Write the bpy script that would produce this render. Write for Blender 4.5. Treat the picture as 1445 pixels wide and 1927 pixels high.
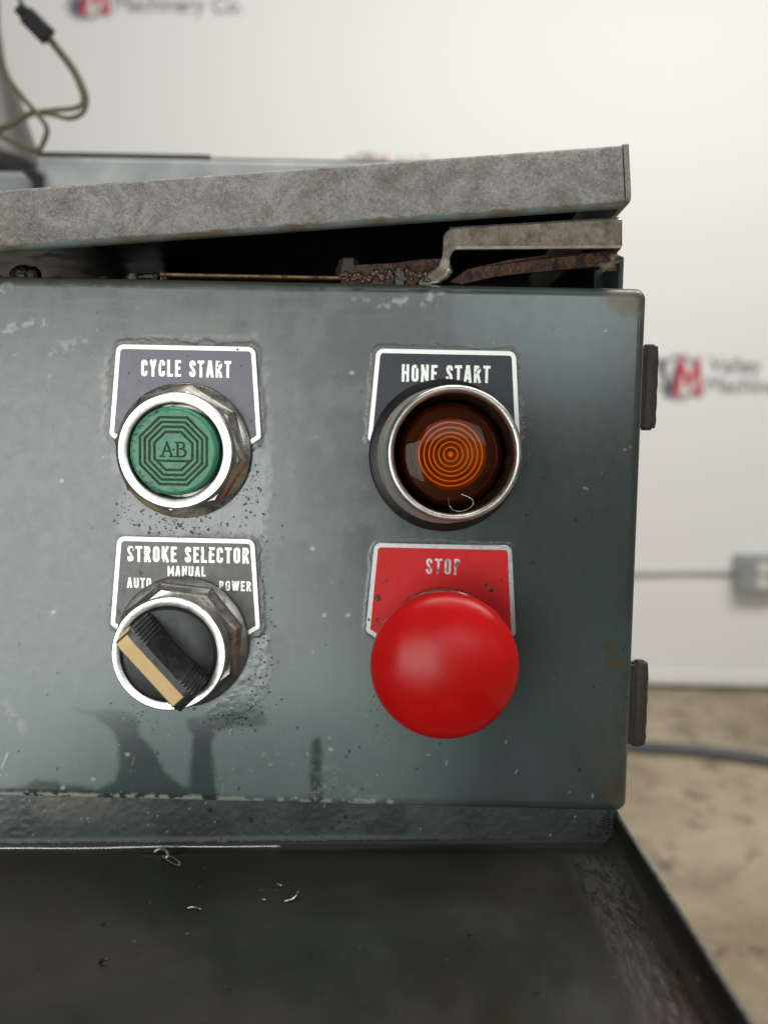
import bpy, math, random
import numpy as np
from mathutils import Vector, Matrix
random.seed(7); rng = np.random.default_rng(7)
scn = bpy.context.scene
for o in list(bpy.data.objects): bpy.data.objects.remove(o)
PI = math.pi
# ------------------------------------------------------------------ camera
CAMZ = 0.59            # lens height above the shop floor
D = 0.2425             # lens to the door face
F = 1562.0             # focal length in photo pixels (photo 1445 wide)
PX, PY = 722.5, 963.5
cy = Vector(((737-PX)/F, -(870-PY)/F, -1.0)).normalized()
cx = Vector((1.0, -0.0212, 0.0)); cx = (cx - cy*cx.dot(cy)).normalized()
cz = cx.cross(cy)
Mw2c = Matrix(((cx.x, cy.x, cz.x), (cx.y, cy.y, cz.y), (cx.z, cy.z, cz.z)))
Mc2w = Mw2c.transposed()
CAM = Vector((0, -D, CAMZ))
cam = bpy.data.cameras.new('camera'); camo = bpy.data.objects.new('camera', cam)
scn.collection.objects.link(camo); scn.camera = camo
camo.matrix_world = Matrix.Translation(CAM) @ Mc2w.to_4x4()
cam.sensor_fit = 'HORIZONTAL'; cam.sensor_width = 36; cam.lens = 36*F/1445
cam.clip_start = 0.01; cam.clip_end = 60
cam.dof.use_dof = True; cam.dof.focus_distance = 0.232; cam.dof.aperture_fstop = 11.0
# ------------------------------------------------------------------ world and lamps
W = bpy.data.worlds.new('World'); scn.world = W; W.use_nodes = True
bg = W.node_tree.nodes['Background']; bg.inputs[0].default_value = (1.0, 0.95, 0.88, 1); bg.inputs[1].default_value = 0.12
scn.view_settings.view_transform = 'Standard'; scn.view_settings.look = 'None'
scn.view_settings.exposure = 0; scn.view_settings.gamma = 1
def lamp(name, loc, target, sx, sy, power, col):
    l = bpy.data.lights.new(name, 'AREA'); l.shape = 'RECTANGLE'; l.size = sx; l.size_y = sy; l.energy = power; l.color = col
    o = bpy.data.objects.new(name, l); scn.collection.objects.link(o)
    o.location = loc; d = Vector(target)-Vector(loc); o.rotation_euler = d.to_track_quat('-Z', 'Y').to_euler()
    return o
lamp('open_door_light', (-0.74, -1.70, CAMZ-0.12), (0, 0, CAMZ-0.04), 1.2, 0.92, 17.8, (0.95, 0.99, 0.985))
lamp('wall_fill_light', (0.75, 0.15, CAMZ+1.75), (0.6, 1.96, CAMZ-1.0), 2.6, 0.7, 53, (1.0, 0.98, 0.95))  # unseen fill added to brighten the back wall
lamp('ceiling_light_front', (-0.35, -0.45, CAMZ+1.9), (0, 0.1, CAMZ), 1.6, 0.25, 2.5, (1.0, 0.96, 0.9))
lamp('rear_fill_light', (0.42, -1.75, CAMZ+0.45), (0, 0, CAMZ), 1.1, 0.42, 4.4, (0.88, 0.98, 1.0))  # added fill behind the camera, brightens the door's upper right
lamp('side_window_light', (1.5, -1.2, CAMZ+0.42), (0, 0, CAMZ-0.03), 0.25, 0.2, 0.6, (1.0, 0.96, 0.9))

def P(px, py, Y=0.0):
    d = Mc2w @ Vector(((px-PX)/F, -(py-PY)/F, -1.0))
    t = (Y - CAM.y)/d.y
    return CAM + d*t
def to_px(X, Y, Z):
    v = np.stack([X-CAM.x, Y-CAM.y, Z-CAM.z], -1)
    M = np.array([[Mw2c[i][j] for j in range(3)] for i in range(3)])
    c = v @ M.T
    return PX + F*c[..., 0]/(-c[..., 2]), PY - F*c[..., 1]/(-c[..., 2])

# ------------------------------------------------------------------ noise in numpy
_perm = rng.random((512, 512))
def vnoise(x, y, s, seed=0):
    x = x/s + seed*37.17; y = y/s + seed*91.7
    xi = np.floor(x).astype(int); yi = np.floor(y).astype(int); fx = x-xi; fy = y-yi
    fx = fx*fx*(3-2*fx); fy = fy*fy*(3-2*fy)
    g = lambda a, b: _perm[a % 512, b % 512]
    return (g(xi, yi)*(1-fx)+g(xi+1, yi)*fx)*(1-fy)+(g(xi, yi+1)*(1-fx)+g(xi+1, yi+1)*fx)*fy
def fbm(x, y, s, o=4, seed=0):
    r = 0; a = 0.5; t = 0
    for i in range(o): r = r+a*vnoise(x, y, s/2**i, seed+i*3); t += a; a *= .5
    return r/t
def sst(a, b, x): t = np.clip((x-a)/(b-a), 0, 1); return t*t*(3-2*t)

# ------------------------------------------------------------------ mesh builder
WORLD = {}
class MB:
    def __init__(s): s.v = []; s.f = []; s.m = []; s.sm = []
    def add(s, vs, fs, mi=0, smooth=True):
        b = len(s.v); s.v += [tuple(v) for v in vs]
        for f in fs: s.f.append(tuple(i+b for i in f)); s.m.append(mi); s.sm.append(smooth)
    def box(s, x0, x1, y0, y1, z0, z1, mi=0, bev=0.0, M=None):
        # chamfered box
        b = min(bev, abs(x1-x0)*.49, abs(y1-y0)*.49, abs(z1-z0)*.49)
        if b <= 0:
            vs = [Vector((x, y, z)) for x in (x0, x1) for y in (y0, y1) for z in (z0, z1)]
            fs = [(0,1,3,2),(4,6,7,5),(0,4,5,1),(2,3,7,6),(0,2,6,4),(1,5,7,3)]
        else:
            vs = []; idx = {}
            for ix, x in enumerate((x0, x1)):
                for iy, y in enumerate((y0, y1)):
                    for iz, z in enumerate((z0, z1)):
                        sx, sy, sz = (1-2*ix)*b, (1-2*iy)*b, (1-2*iz)*b
                        idx[ix,iy,iz] = len(vs)
                        vs += [Vector((x, y+sy, z+sz)), Vector((x+sx, y, z+sz)), Vector((x+sx, y+sy, z))]
            fs = []; I = lambda a, b_, c, k: idx[a, b_, c]+k
            for s_ in (0, 1):
                fs.append((I(s_,0,0,0), I(s_,0,1,0), I(s_,1,1,0), I(s_,1,0,0)))
                fs.append((I(0,s_,0,1), I(1,s_,0,1), I(1,s_,1,1), I(0,s_,1,1)))
                fs.append((I(0,0,s_,2), I(0,1,s_,2), I(1,1,s_,2), I(1,0,s_,2)))
            for a in (0, 1):
                for c in (0, 1):
                    fs.append((I(a,c,0,0), I(a,c,1,0), I(a,c,1,1), I(a,c,0,1)))
                    fs.append((I(a,0,c,0), I(a,1,c,0), I(a,1,c,2), I(a,0,c,2)))
                    fs.append((I(0,a,c,1), I(1,a,c,1), I(1,a,c,2), I(0,a,c,2)))
                    for d in (0, 1): fs.append((I(a,c,d,0), I(a,c,d,1), I(a,c,d,2)))
        if M is not None: vs = [M @ v for v in vs]
        s.add(vs, fs, mi, False)
    def lathe(s, prof, T, seg=72, mi=0, smooth=True, caps=True, facets=None):
        # prof: list of (r,h) outward; T(r,theta,h)->world
        vs = []; n = len(prof)
        for (r, h) in prof:
            for k in range(seg): vs.append(T(r, 2*PI*k/seg, h))
        fs = [(i*seg+k, i*seg+(k+1) % seg, (i+1)*seg+(k+1) % seg, (i+1)*seg+k) for i in range(n-1) for k in range(seg)]
        if caps and prof[-1][0] > 1e-6: fs.append(tuple((n-1)*seg+k for k in range(seg)))
        s.add(vs, fs, mi, smooth)
    def tube(s, pts, r, seg=10, mi=0, closed=False):
        pts = [Vector(p) for p in pts]; n = len(pts); vs = []; fs = []
        up = Vector((0.13, 0.37, 0.9)).normalized()
        rr = r if isinstance(r, (list, tuple)) else [r]*n
        for i, p in enumerate(pts):
            t = (pts[min(i+1, n-1)]-pts[max(i-1, 0)]).normalized()
            a = t.cross(up);  a = a.normalized() if a.length > 1e-4 else t.cross(Vector((1,0,0))).normalized()
            b = t.cross(a); up = -b if False else up
            for k in range(seg): vs.append(p+(a*math.cos(2*PI*k/seg)+b*math.sin(2*PI*k/seg))*rr[i])
        for i in range(n-1):
            for k in range(seg): fs.append((i*seg+k, i*seg+(k+1) % seg, (i+1)*seg+(k+1) % seg, (i+1)*seg+k))
        fs.append(tuple(range(seg))[::-1]); fs.append(tuple((n-1)*seg+k for k in range(seg)))
        s.add(vs, fs, mi, True)
    def dome(s, c, r, hgt, n=8, squash=1.0, ang=0, mi=0, nrm=(0,-1,0)):
        c = Vector(c); vs = []; fs = []
        nv = Vector(nrm); a = nv.cross(Vector((0,0,1)));
        a = a.normalized() if a.length > .1 else Vector((1,0,0)); b = nv.cross(a)
        rings = [(1.0, 0.0), (.86, .55), (.5, .88)]
        for (q, h) in rings:
            for k in range(n):
                t = 2*PI*k/n; u = math.cos(t)*q*r; w = math.sin(t)*q*r*squash
                vs.append(c+a*(u*math.cos(ang)-w*math.sin(ang))+b*(u*math.sin(ang)+w*math.cos(ang))+nv*(h*hgt))
        vs.append(c+nv*hgt)
        for i in range(2):
            for k in range(n): fs.append((i*n+k, i*n+(k+1) % n, (i+1)*n+(k+1) % n, (i+1)*n+k))
        for k in range(n): fs.append((2*n+k, 2*n+(k+1) % n, 3*n))
        s.add(vs, fs, mi, True)
    def prism(s, poly, y0, y1, mi=0, M=None, bev=0.0):
        # poly: list of (x,z) counterclockwise as seen from -y; y0 front < y1 back
        n = len(poly); vs = []; fs = []
        if bev > 0:
            ins = inset(poly, bev)
            vs += [Vector((x, y0, z)) for x, z in ins]+[Vector((x, y0+bev, z)) for x, z in poly]+[Vector((x, y1, z)) for x, z in poly]
            L = 3
        else:
            vs += [Vector((x, y0, z)) for x, z in poly]+[Vector((x, y1, z)) for x, z in poly]; L = 2
        fs.append(tuple(range(n))); fs.append(tuple((L-1)*n+k for k in range(n))[::-1])
        for l in range(L-1):
            for k in range(n): fs.append((l*n+k, l*n+(k+1) % n, (l+1)*n+(k+1) % n, (l+1)*n+k)[::-1])
        if M is not None: vs = [M @ v for v in vs]
        s.add(vs, fs, mi, False)
    def build(s, name, mats, parent=None, origin=None, fix=True, autosm=None):
        me = bpy.data.meshes.new(name)
        pw = WORLD.get(parent.name, Vector((0,0,0))) if parent else Vector((0,0,0))
        if origin is None:
            a = np.array(s.v); origin = Vector((a.min(0)+a.max(0))/2)
        origin = Vector(origin)
        me.from_pydata([tuple(Vector(v)-origin) for v in s.v], [], s.f)
        if not isinstance(mats, (list, tuple)): mats = [mats]
        for m in mats: me.materials.append(m)
        me.polygons.foreach_set('material_index', s.m); me.polygons.foreach_set('use_smooth', s.sm)
        if fix:
            import bmesh
            bm = bmesh.new(); bm.from_mesh(me); bmesh.ops.recalc_face_normals(bm, faces=bm.faces); bm.to_mesh(me); bm.free()
        if autosm:
            me.set_sharp_from_angle(angle=math.radians(autosm))
        o = bpy.data.objects.new(name, me); scn.collection.objects.link(o)
        if parent: o.parent = parent
        o.location = origin-pw; WORLD[o.name] = origin
        return o
def inset(poly, d):
    n = len(poly); out = []
    for i in range(n):
        p0 = Vector(poly[i-1]); p1 = Vector(poly[i]); p2 = Vector(poly[(i+1) % n])
        e1 = (p1-p0).normalized(); e2 = (p2-p1).normalized()
        n1 = Vector((-e1.y, e1.x)); n2 = Vector((-e2.y, e2.x)); m = (n1+n2)
        m = m.normalized() if m.length > 1e-6 else n1
        out.append(tuple(p1+m*(d/max(.3, m.dot(n1)))))
    return out
def tag(o, label=None, cat=None, group=None, kind=None):
    if label: o['label'] = label
    if cat: o['category'] = cat
    if group: o['group'] = group
    if kind: o['kind'] = kind
    return o
def empty(name, loc, label, cat, group=None):
    o = bpy.data.objects.new(name, None); scn.collection.objects.link(o); o.location = loc
    o.empty_display_size = .01
    WORLD[o.name] = Vector(loc); return tag(o, label, cat, group)
def roundpoly(pts, rad, n=6):
    out = []; N = len(pts)
    rad = rad if isinstance(rad, (list, tuple)) else [rad]*N
    for i in range(N):
        p0, p1, p2 = Vector(pts[i-1]), Vector(pts[i]), Vector(pts[(i+1) % N])
        a = (p0-p1).normalized(); b = (p2-p1).normalized(); r = rad[i]
        if r <= 0: out.append(tuple(p1)); continue
        ang = a.angle(b); t = r/math.tan(ang/2)
        s_ = p1+a*t; e_ = p1+b*t; c = p1+(a+b).normalized()*(r/math.sin(ang/2))
        a0 = math.atan2((s_-c).y, (s_-c).x); a1 = math.atan2((e_-c).y, (e_-c).x)
        d = (a1-a0+PI) % (2*PI)-PI
        for k in range(n+1): out.append((c.x+r*math.cos(a0+d*k/n), c.y+r*math.sin(a0+d*k/n)))
    return out
def catmull(pts, n=8):
    pts = [Vector(p) for p in pts]; out = []
    q = [pts[0]*2-pts[1]]+pts+[pts[-1]*2-pts[-2]]
    for i in range(1, len(q)-2):
        for k in range(n):
            t = k/n; a, b, c, d = q[i-1], q[i], q[i+1], q[i+2]
            out.append(.5*((2*b)+(c-a)*t+(2*a-5*b+4*c-d)*t*t+(3*b-a-3*c+d)*t**3))
    out.append(pts[-1]); return out

# ------------------------------------------------------------------ materials
def newmat(name):
    m = bpy.data.materials.new(name); m.use_nodes = True; nt = m.node_tree
    return m, nt, nt.nodes['Principled BSDF']
def nd(nt, t, **k):
    n = nt.nodes.new(t)
    for a, b in k.items():
        if a.startswith('i_'): n.inputs[a[2:].replace('_', ' ')].default_value = b
        else: setattr(n, a, b)
    return n
def tc(nt, scale=(1,1,1), rot=(0,0,0)):
    t = nt.nodes.new('ShaderNodeTexCoord'); m = nt.nodes.new('ShaderNodeMapping')
    m.inputs['Scale'].default_value = scale; m.inputs['Rotation'].default_value = rot
    nt.links.new(t.outputs['Object'], m.inputs[0]); return m.outputs[0]
def noise(nt, vec, scale, detail=5, rough=.6, dist=0):
    n = nd(nt, 'ShaderNodeTexNoise'); n.inputs['Scale'].default_value = scale; n.inputs['Detail'].default_value = detail
    n.inputs['Roughness'].default_value = rough; n.inputs['Distortion'].default_value = dist
    nt.links.new(vec, n.inputs['Vector']); return n.outputs['Fac']
def ramp(nt, fac, a, b, ca=(0,0,0,1), cb=(1,1,1,1), interp='LINEAR'):
    r = nd(nt, 'ShaderNodeValToRGB'); r.color_ramp.interpolation = interp
    r.color_ramp.elements[0].position = a; r.color_ramp.elements[1].position = b
    r.color_ramp.elements[0].color = ca if len(ca) == 4 else (*ca, 1); r.color_ramp.elements[1].color = cb if len(cb) == 4 else (*cb, 1)
    nt.links.new(fac, r.inputs[0]); return r.outputs[0]
def mix(nt, fac, a, b, mode='MIX'):
    m = nd(nt, 'ShaderNodeMix', data_type='RGBA', blend_type=mode)
    for s_, v in ((0, fac), (6, a), (7, b)):
        if isinstance(v, (int, float)): m.inputs[s_].default_value = v if s_ == 0 else (v, v, v, 1)
        elif isinstance(v, (tuple, list)): m.inputs[s_].default_value = v if len(v) == 4 else (*v, 1)
        else: nt.links.new(v, m.inputs[s_])
    return m.outputs[2]
def math_(nt, op, a, b=0.0):
    m = nd(nt, 'ShaderNodeMath', operation=op)
    for i, v in enumerate((a, b)):
        if isinstance(v, (int, float)): m.inputs[i].default_value = v
        else: nt.links.new(v, m.inputs[i])
    return m.outputs[0]
def bump(nt, bs, h, strength=.3, dist=.0002, prev=None):
    b = nd(nt, 'ShaderNodeBump'); b.inputs['Strength'].default_value = strength; b.inputs['Distance'].default_value = dist
    nt.links.new(h, b.inputs['Height'])
    if prev is not None: nt.links.new(prev, b.inputs['Normal'])
    nt.links.new(b.outputs[0], bs.inputs['Normal']); return b.outputs[0]
def pbr(name, c1, c2=None, scale=200, r=(.4, .5), metal=0.0, bs_=0.0, bscale=2000, bd=.0001, dirt=None, dscale=400, dthr=(.55, .7), coat=0.0, stretch=(1,1,1), spec=.5, dist=0):
    m, nt, b = newmat(name); v = tc(nt, stretch)
    n = noise(nt, v, scale, 6, .65, dist)
    col = ramp(nt, n, .3, .7, c1, c2 or c1)
    rr = ramp(nt, n, .3, .7, (r[0],)*3, (r[1],)*3)
    if dirt is not None:
        d = ramp(nt, noise(nt, v, dscale, 8, .7), dthr[0], dthr[1])
        col = mix(nt, d, col, dirt); rr = mix(nt, d, rr, (.75,)*3)
        if metal: nt.links.new(math_(nt, 'SUBTRACT', metal, math_(nt, 'MULTIPLY', d, metal)), b.inputs['Metallic'])
    elif metal: b.inputs['Metallic'].default_value = metal
    nt.links.new(col, b.inputs['Base Color']); nt.links.new(rr, b.inputs['Roughness'])
    b.inputs['Specular IOR Level'].default_value = spec
    b.inputs['Coat Weight'].default_value = coat; b.inputs['Coat Roughness'].default_value = .08
    if bs_: bump(nt, b, noise(nt, v, bscale, 4, .6), bs_, bd)
    return m

# enamel driven by per-vertex stain masks computed further down, fine grain from noise
m_enamel, nt, b = newmat('grey_enamel_stained'); v = tc(nt)
at = nd(nt, 'ShaderNodeAttribute', attribute_name='albedo'); rg = nd(nt, 'ShaderNodeAttribute', attribute_name='gloss')
g1 = ramp(nt, noise(nt, v, 1600, 5, .7), .3, .7, (.86,)*3, (1.14,)*3)
vb = tc(nt, (1, 1, 6), (0, .25, 0)); g2 = ramp(nt, noise(nt, tc(nt, (4, 1, .35), (0, .15, 0)), 260, 6, .75), .3, .7, (.96,)*3, (1.04,)*3)
nt.links.new(mix(nt, 1.0, mix(nt, 1.0, at.outputs['Color'], g1, 'MULTIPLY'), g2, 'MULTIPLY'), b.inputs['Base Color'])
nt.links.new(math_(nt, 'MULTIPLY', rg.outputs['Fac'], ramp(nt, noise(nt, v, 300, 6, .7), .3, .7, (.85,)*3, (1.15,)*3)), b.inputs['Roughness'])
bump(nt, b, noise(nt, v, 900, 6, .6), .12, .0001)
b.inputs['Specular IOR Level'].default_value = .85

m_body = pbr('box_body_enamel', (.035, .05, .05), (.05, .065, .062), 120, (.45, .6), dirt=(.03, .025, .018), dscale=150)
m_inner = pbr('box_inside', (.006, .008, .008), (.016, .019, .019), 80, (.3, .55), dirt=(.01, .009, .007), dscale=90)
m_hinge = pbr('hinge_dirty_steel', (.04, .034, .027), (.085, .075, .06), 500, (.5, .7), metal=.5, bs_=.6, bscale=1500, bd=.0004, dirt=(.03, .02, .014), dscale=600)

# lid patina
m_lid, nt, b = newmat('worn_grey_zinc'); v = tc(nt)
n1 = noise(nt, v, 75, 7, .78, .7); n2 = noise(nt, v, 620, 6, .78, 2.2); n3 = noise(nt, v, 2200, 4, .7, 2.5)
c = ramp(nt, n1, .36, .62, (.15, .135, .12), (.46, .44, .41))
c = mix(nt, .36, c, ramp(nt, n2, .40, .59, (.08, .07, .062), (.60, .575, .54)))
c = mix(nt, ramp(nt, noise(nt, v, 42, 6, .7, .8), .54, .74), c, (.19, .16, .11))
sep = nd(nt, 'ShaderNodeSeparateXYZ'); t_ = nd(nt, 'ShaderNodeTexCoord'); nt.links.new(t_.outputs['Object'], sep.inputs[0])
edge = math_(nt, 'ADD', sep.outputs['Z'], math_(nt, 'MULTIPLY', noise(nt, v, 220, 4, .6), .0020))
lowf = nd(nt, 'ShaderNodeMapRange'); lowf.inputs['From Min'].default_value = .0026; lowf.inputs['From Max'].default_value = .0020
nt.links.new(edge, lowf.inputs['Value'])
lowc = ramp(nt, noise(nt, tc(nt, (1, 1, 1)), 45, 4, .6), .45, .55, (.15, .12, .075), (.17, .22, .22))
c = mix(nt, lowf.outputs[0], c, lowc)
nt.links.new(c, b.inputs['Base Color'])
nt.links.new(ramp(nt, n2, .3, .7, (.38,)*3, (.62,)*3), b.inputs['Roughness'])
nt.links.new(math_(nt, 'SUBTRACT', .2, math_(nt, 'MULTIPLY', lowf.outputs[0], .2)), b.inputs['Metallic'])
p = bump(nt, b, n2, .8, .0005); bump(nt, b, n3, .5, .0002, p)

m_alu = pbr('bright_machined_aluminium', (.66, .65, .63), (.86, .85, .83), 500, (.26, .42), metal=1.0, dirt=(.16, .12, .08), dscale=800, dthr=(.61, .72), bs_=.25, bscale=2000)
m_alu_d = pbr('dirty_nickel', (.46, .445, .42), (.66, .645, .62), 350, (.28, .42), metal=1.0, dirt=(.07, .06, .045), dscale=450, dthr=(.60, .76), bs_=.25, bscale=1500)
m_nut = pbr('oily_nut_steel', (.46, .44, .40), (.68, .65, .60), 420, (.2, .36), metal=1.0, dirt=(.05, .042, .032), dscale=300, dthr=(.56, .74), bs_=.1, bscale=1300)
m_plate = pbr('plate_border_aluminium', (.84, .83, .81), (.92, .91, .89), 1200, (.3, .45), metal=.55, dirt=(.25, .21, .16), dscale=1100, dthr=(.66, .74))
m_plate_dull = pbr('plate_border_dull_aluminium', (.48, .48, .48), (.62, .62, .61), 1200, (.3, .45), metal=.7, dirt=(.2, .18, .15), dscale=1100, dthr=(.66, .74))
def field(name, a, bb, spec, d=(.12, .09, .06), thr=(.62, .74), r=(.34, .5), metal=0):
    return pbr(name, a, bb, 260, r, dirt=d, dscale=420, dthr=thr, bs_=.12, bscale=2500, spec=spec, metal=metal)
m_field_v = field('anodised_with_glare', (.10, .095, .135), (.17, .16, .205), .9, d=(.2, .18, .17), thr=(.58, .8))  # black anodising with the door light's glare put into the grey
m_field_b = field('blue_black_anodised', (.012, .011, .022), (.022, .021, .035), .6, d=(.09, .085, .075), thr=(.66, .72))
m_field_g = field('brown_grey_anodised', (.04, .035, .033), (.12, .10, .085), .9, d=(.025, .02, .018), thr=(.58, .7))
m_field_r = field('red_anodised', (.66, .010, .012), (.74, .016, .018), .3, d=(.10, .02, .012), thr=(.70, .74), r=(.4, .5))
def ink(name, c1, rust, thr):
    return pbr(name, c1, c1, 500, (.35, .45), metal=.55, dirt=rust, dscale=330, dthr=thr)
m_ink = ink('white_lettering_flecked', (.88, .87, .83), (.34, .18, .05), (.60, .63))
m_ink2 = ink('white_lettering_worn', (.86, .85, .82), (.16, .11, .07), (.60, .63))
m_ink_r = ink('silver_lettering_worn', (.66, .60, .60), (.30, .12, .13), (.50, .58))
m_gasket = pbr('black_rubber', (.004, .004, .004), (.010, .010, .010), 500, (.3, .5), bs_=.4, bscale=1500, bd=.0002, dirt=(.06, .058, .052), dscale=900, dthr=(.62, .7))
m_black = pbr('black_plastic', (.010, .010, .011), (.028, .028, .028), 350, (.28, .45), bs_=.25, bscale=2500, dirt=(.07, .065, .06), dscale=500, dthr=(.6, .75), spec=.5)
m_greyk = pbr('worn_charcoal_plastic', (.045, .042, .04), (.075, .07, .066), 400, (.45, .6), bs_=.2, bscale=2500, spec=.5)
m_cream = pbr('cream_inlay', (.76, .50, .20), (.84, .60, .29), 260, (.4, .5), spec=.4)
m_red = pbr('red_mushroom_plastic', (.50, .004, .005), (.57, .007, .006), 90, (.25, .37), bs_=.09, bscale=420, dirt=(.04, .01, .008), dscale=520, dthr=(.755, .77), spec=.30)
m_rust = pbr('oily_rust', (.04, .012, .006), (.15, .055, .018), 260, (.25, .45), bs_=1.0, bscale=800, bd=.0010, dirt=(.012, .006, .004), dscale=240, dthr=(.45, .6), spec=.6)
m_brass = pbr('stained_brass_bar', (.10, .05, .018), (.26, .16, .06), 200, (.2, .4), metal=.3, dirt=(.04, .016, .008), dscale=160, dthr=(.5, .65), coat=.4)
m_gunk = pbr('black_grease', (.006, .005, .004), (.016, .013, .01), 300, (.22, .4), bs_=.9, bscale=900, bd=.0006, spec=.9)
m_gunk2 = pbr('wet_brown_residue', (.02, .006, .003), (.085, .03, .012), 300, (.12, .3), bs_=.8, bscale=900, bd=.0006, spec=.9)
m_handle = pbr('tarnished_strap_steel', (.10, .072, .042), (.32, .28, .225), 130, (.3, .5), metal=.3, dirt=(.10, .072, .035), dscale=120, dthr=(.5, .64), bs_=.45, bscale=1400, bd=.0003)
m_handedge = pbr('polished_strap_edge', (.5, .48, .45), (.75, .73, .7), 300, (.2, .35), metal=.8)
m_oil = None
m_green, nt, b = newmat('green_plastic_grimy'); v = tc(nt)
ga = nd(nt, 'ShaderNodeAttribute', attribute_name='groove')
base = ramp(nt, noise(nt, v, 250, 5, .6), .3, .7, (.028, .23, .115), (.06, .32, .17))
dt = ramp(nt, noise(nt, v, 900, 5, .7), .4, .6, (.035, .035, .022), (.09, .08, .05))
nt.links.new(mix(nt, ga.outputs['Fac'], base, dt), b.inputs['Base Color'])
nt.links.new(mix(nt, ga.outputs['Fac'], (.33,)*3, (.7,)*3), b.inputs['Roughness'])
bump(nt, b, noise(nt, v, 1500, 4, .6), .15, .0001)

# amber lens: tinted clear shell, glossy by angle
m_amber, nt, b = newmat('amber_clear_lens'); nt.nodes.remove(b)
out = nt.nodes['Material Output']
tr = nd(nt, 'ShaderNodeBsdfTransparent'); tr.inputs[0].default_value = (.93, .62, .34, 1)
gl = nd(nt, 'ShaderNodeBsdfGlossy'); gl.inputs['Roughness'].default_value = .05; gl.inputs[0].default_value = (.6, .6, .6, 1)
fr = nd(nt, 'ShaderNodeFresnel'); fr.inputs[0].default_value = 1.5
ms = nd(nt, 'ShaderNodeMixShader'); nt.links.new(math_(nt, 'MULTIPLY', fr.outputs[0], .5), ms.inputs[0]); nt.links.new(tr.outputs[0], ms.inputs[1]); nt.links.new(gl.outputs[0], ms.inputs[2])
df = nd(nt, 'ShaderNodeBsdfDiffuse'); df.inputs[0].default_value = (.16, .10, .07, 1)
ms2 = nd(nt, 'ShaderNodeMixShader'); sc = ramp(nt, noise(nt, tc(nt), 260, 7, .7, .6), .60, .85, (.0,)*3, (.4,)*3)
nt.links.new(sc, ms2.inputs[0]); nt.links.new(ms.outputs[0], ms2.inputs[1]); nt.links.new(df.outputs[0], ms2.inputs[2]); nt.links.new(ms2.outputs[0], out.inputs[0])
m_lensin = pbr('amber_inner_body', (.026, .008, .004), (.05, .014, .006), 200, (.35, .5), spec=.15)
m_lensring = pbr('amber_fresnel_ridge', (1.0, .38, .02), (1.0, .45, .035), 300, (.15, .25), metal=.0)
m_lensfloor = pbr('amber_lens_floor', (.12, .030, .005), (.20, .05, .008), 260, (.3, .45), spec=.3)

# clear oil
m_oil, nt, b = newmat('oil_drop')
b.inputs['Base Color'].default_value = (.02, .022, .018, 1); b.inputs['Roughness'].default_value = .05; b.inputs['Specular IOR Level'].default_value = .9
b.inputs['Alpha'].default_value = .55
m_grit = pbr('dry_paint_flake', (.26, .25, .20), (.5, .48, .41), 600, (.5, .7))
# tray
m_tray, nt, b = newmat('oily_tray_paint'); v = tc(nt)
c = ramp(nt, noise(nt, v, 22, 5, .6, .4), .35, .68, (.011, .012, .008), (.031, .034, .026))
c = mix(nt, ramp(nt, noise(nt, v, 16, 5, .65, .6), .42, .70), c, (.026, .017, .009))
c = mix(nt, ramp(nt, noise(nt, v, 1500, 5, .7), .66, .72), c, (.055, .053, .047))
c = mix(nt, ramp(nt, noise(nt, v, 420, 3, .5), .74, .76), c, (.10, .095, .08))
c = mix(nt, ramp(nt, noise(nt, v, 310, 3, .5), .72, .74), c, (.002, .002, .002))
wv0 = nd(nt, 'ShaderNodeAttribute', attribute_name='wave')
c = mix(nt, math_(nt, 'MULTIPLY', math_(nt, 'MULTIPLY', wv0.outputs['Fac'], .55), ramp(nt, noise(nt, tc(nt, (1.6, .5, 1)), 330, 5, .62, 1.0), .42, .56)), c, (.085, .08, .066))  # oil sheen beside the right lip painted as a paler colour
nt.links.new(c, b.inputs['Base Color'])
ra = nd(nt, 'ShaderNodeAttribute', attribute_name='gloss')
nt.links.new(ra.outputs['Fac'], b.inputs['Roughness'])
wv = nd(nt, 'ShaderNodeAttribute', attribute_name='wave')
b1 = nd(nt, 'ShaderNodeBump'); b1.inputs['Distance'].default_value = .0012
nt.links.new(math_(nt, 'MULTIPLY', wv.outputs['Fac'], .9), b1.inputs['Strength'])
nt.links.new(noise(nt, tc(nt, (1.6, .5, 1)), 330, 5, .62, 1.0), b1.inputs['Height'])
b2 = nd(nt, 'ShaderNodeBump'); b2.inputs['Distance'].default_value = .00012; b2.inputs['Strength'].default_value = .35
nt.links.new(noise(nt, v, 1300, 5, .65), b2.inputs['Height']); nt.links.new(b1.outputs[0], b2.inputs['Normal']); nt.links.new(b2.outputs[0], b.inputs['Normal'])
b.inputs['Specular IOR Level'].default_value = .55
m_lip = pbr('tray_lip_dark', (.010, .010, .008), (.022, .021, .018), 120, (.3, .5), bs_=.4, bscale=700, bd=.0003, dirt=(.03, .018, .01), dscale=200)
m_lipedge = pbr('tray_lip_pale_edge', (.10, .095, .085), (.22, .21, .19), 300, (.4, .55), metal=.5)  # paler metal along the lip's top edge
m_chip = pbr('steel_swarf', (.45, .42, .36), (.7, .66, .58), 500, (.2, .3), metal=.9)
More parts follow.
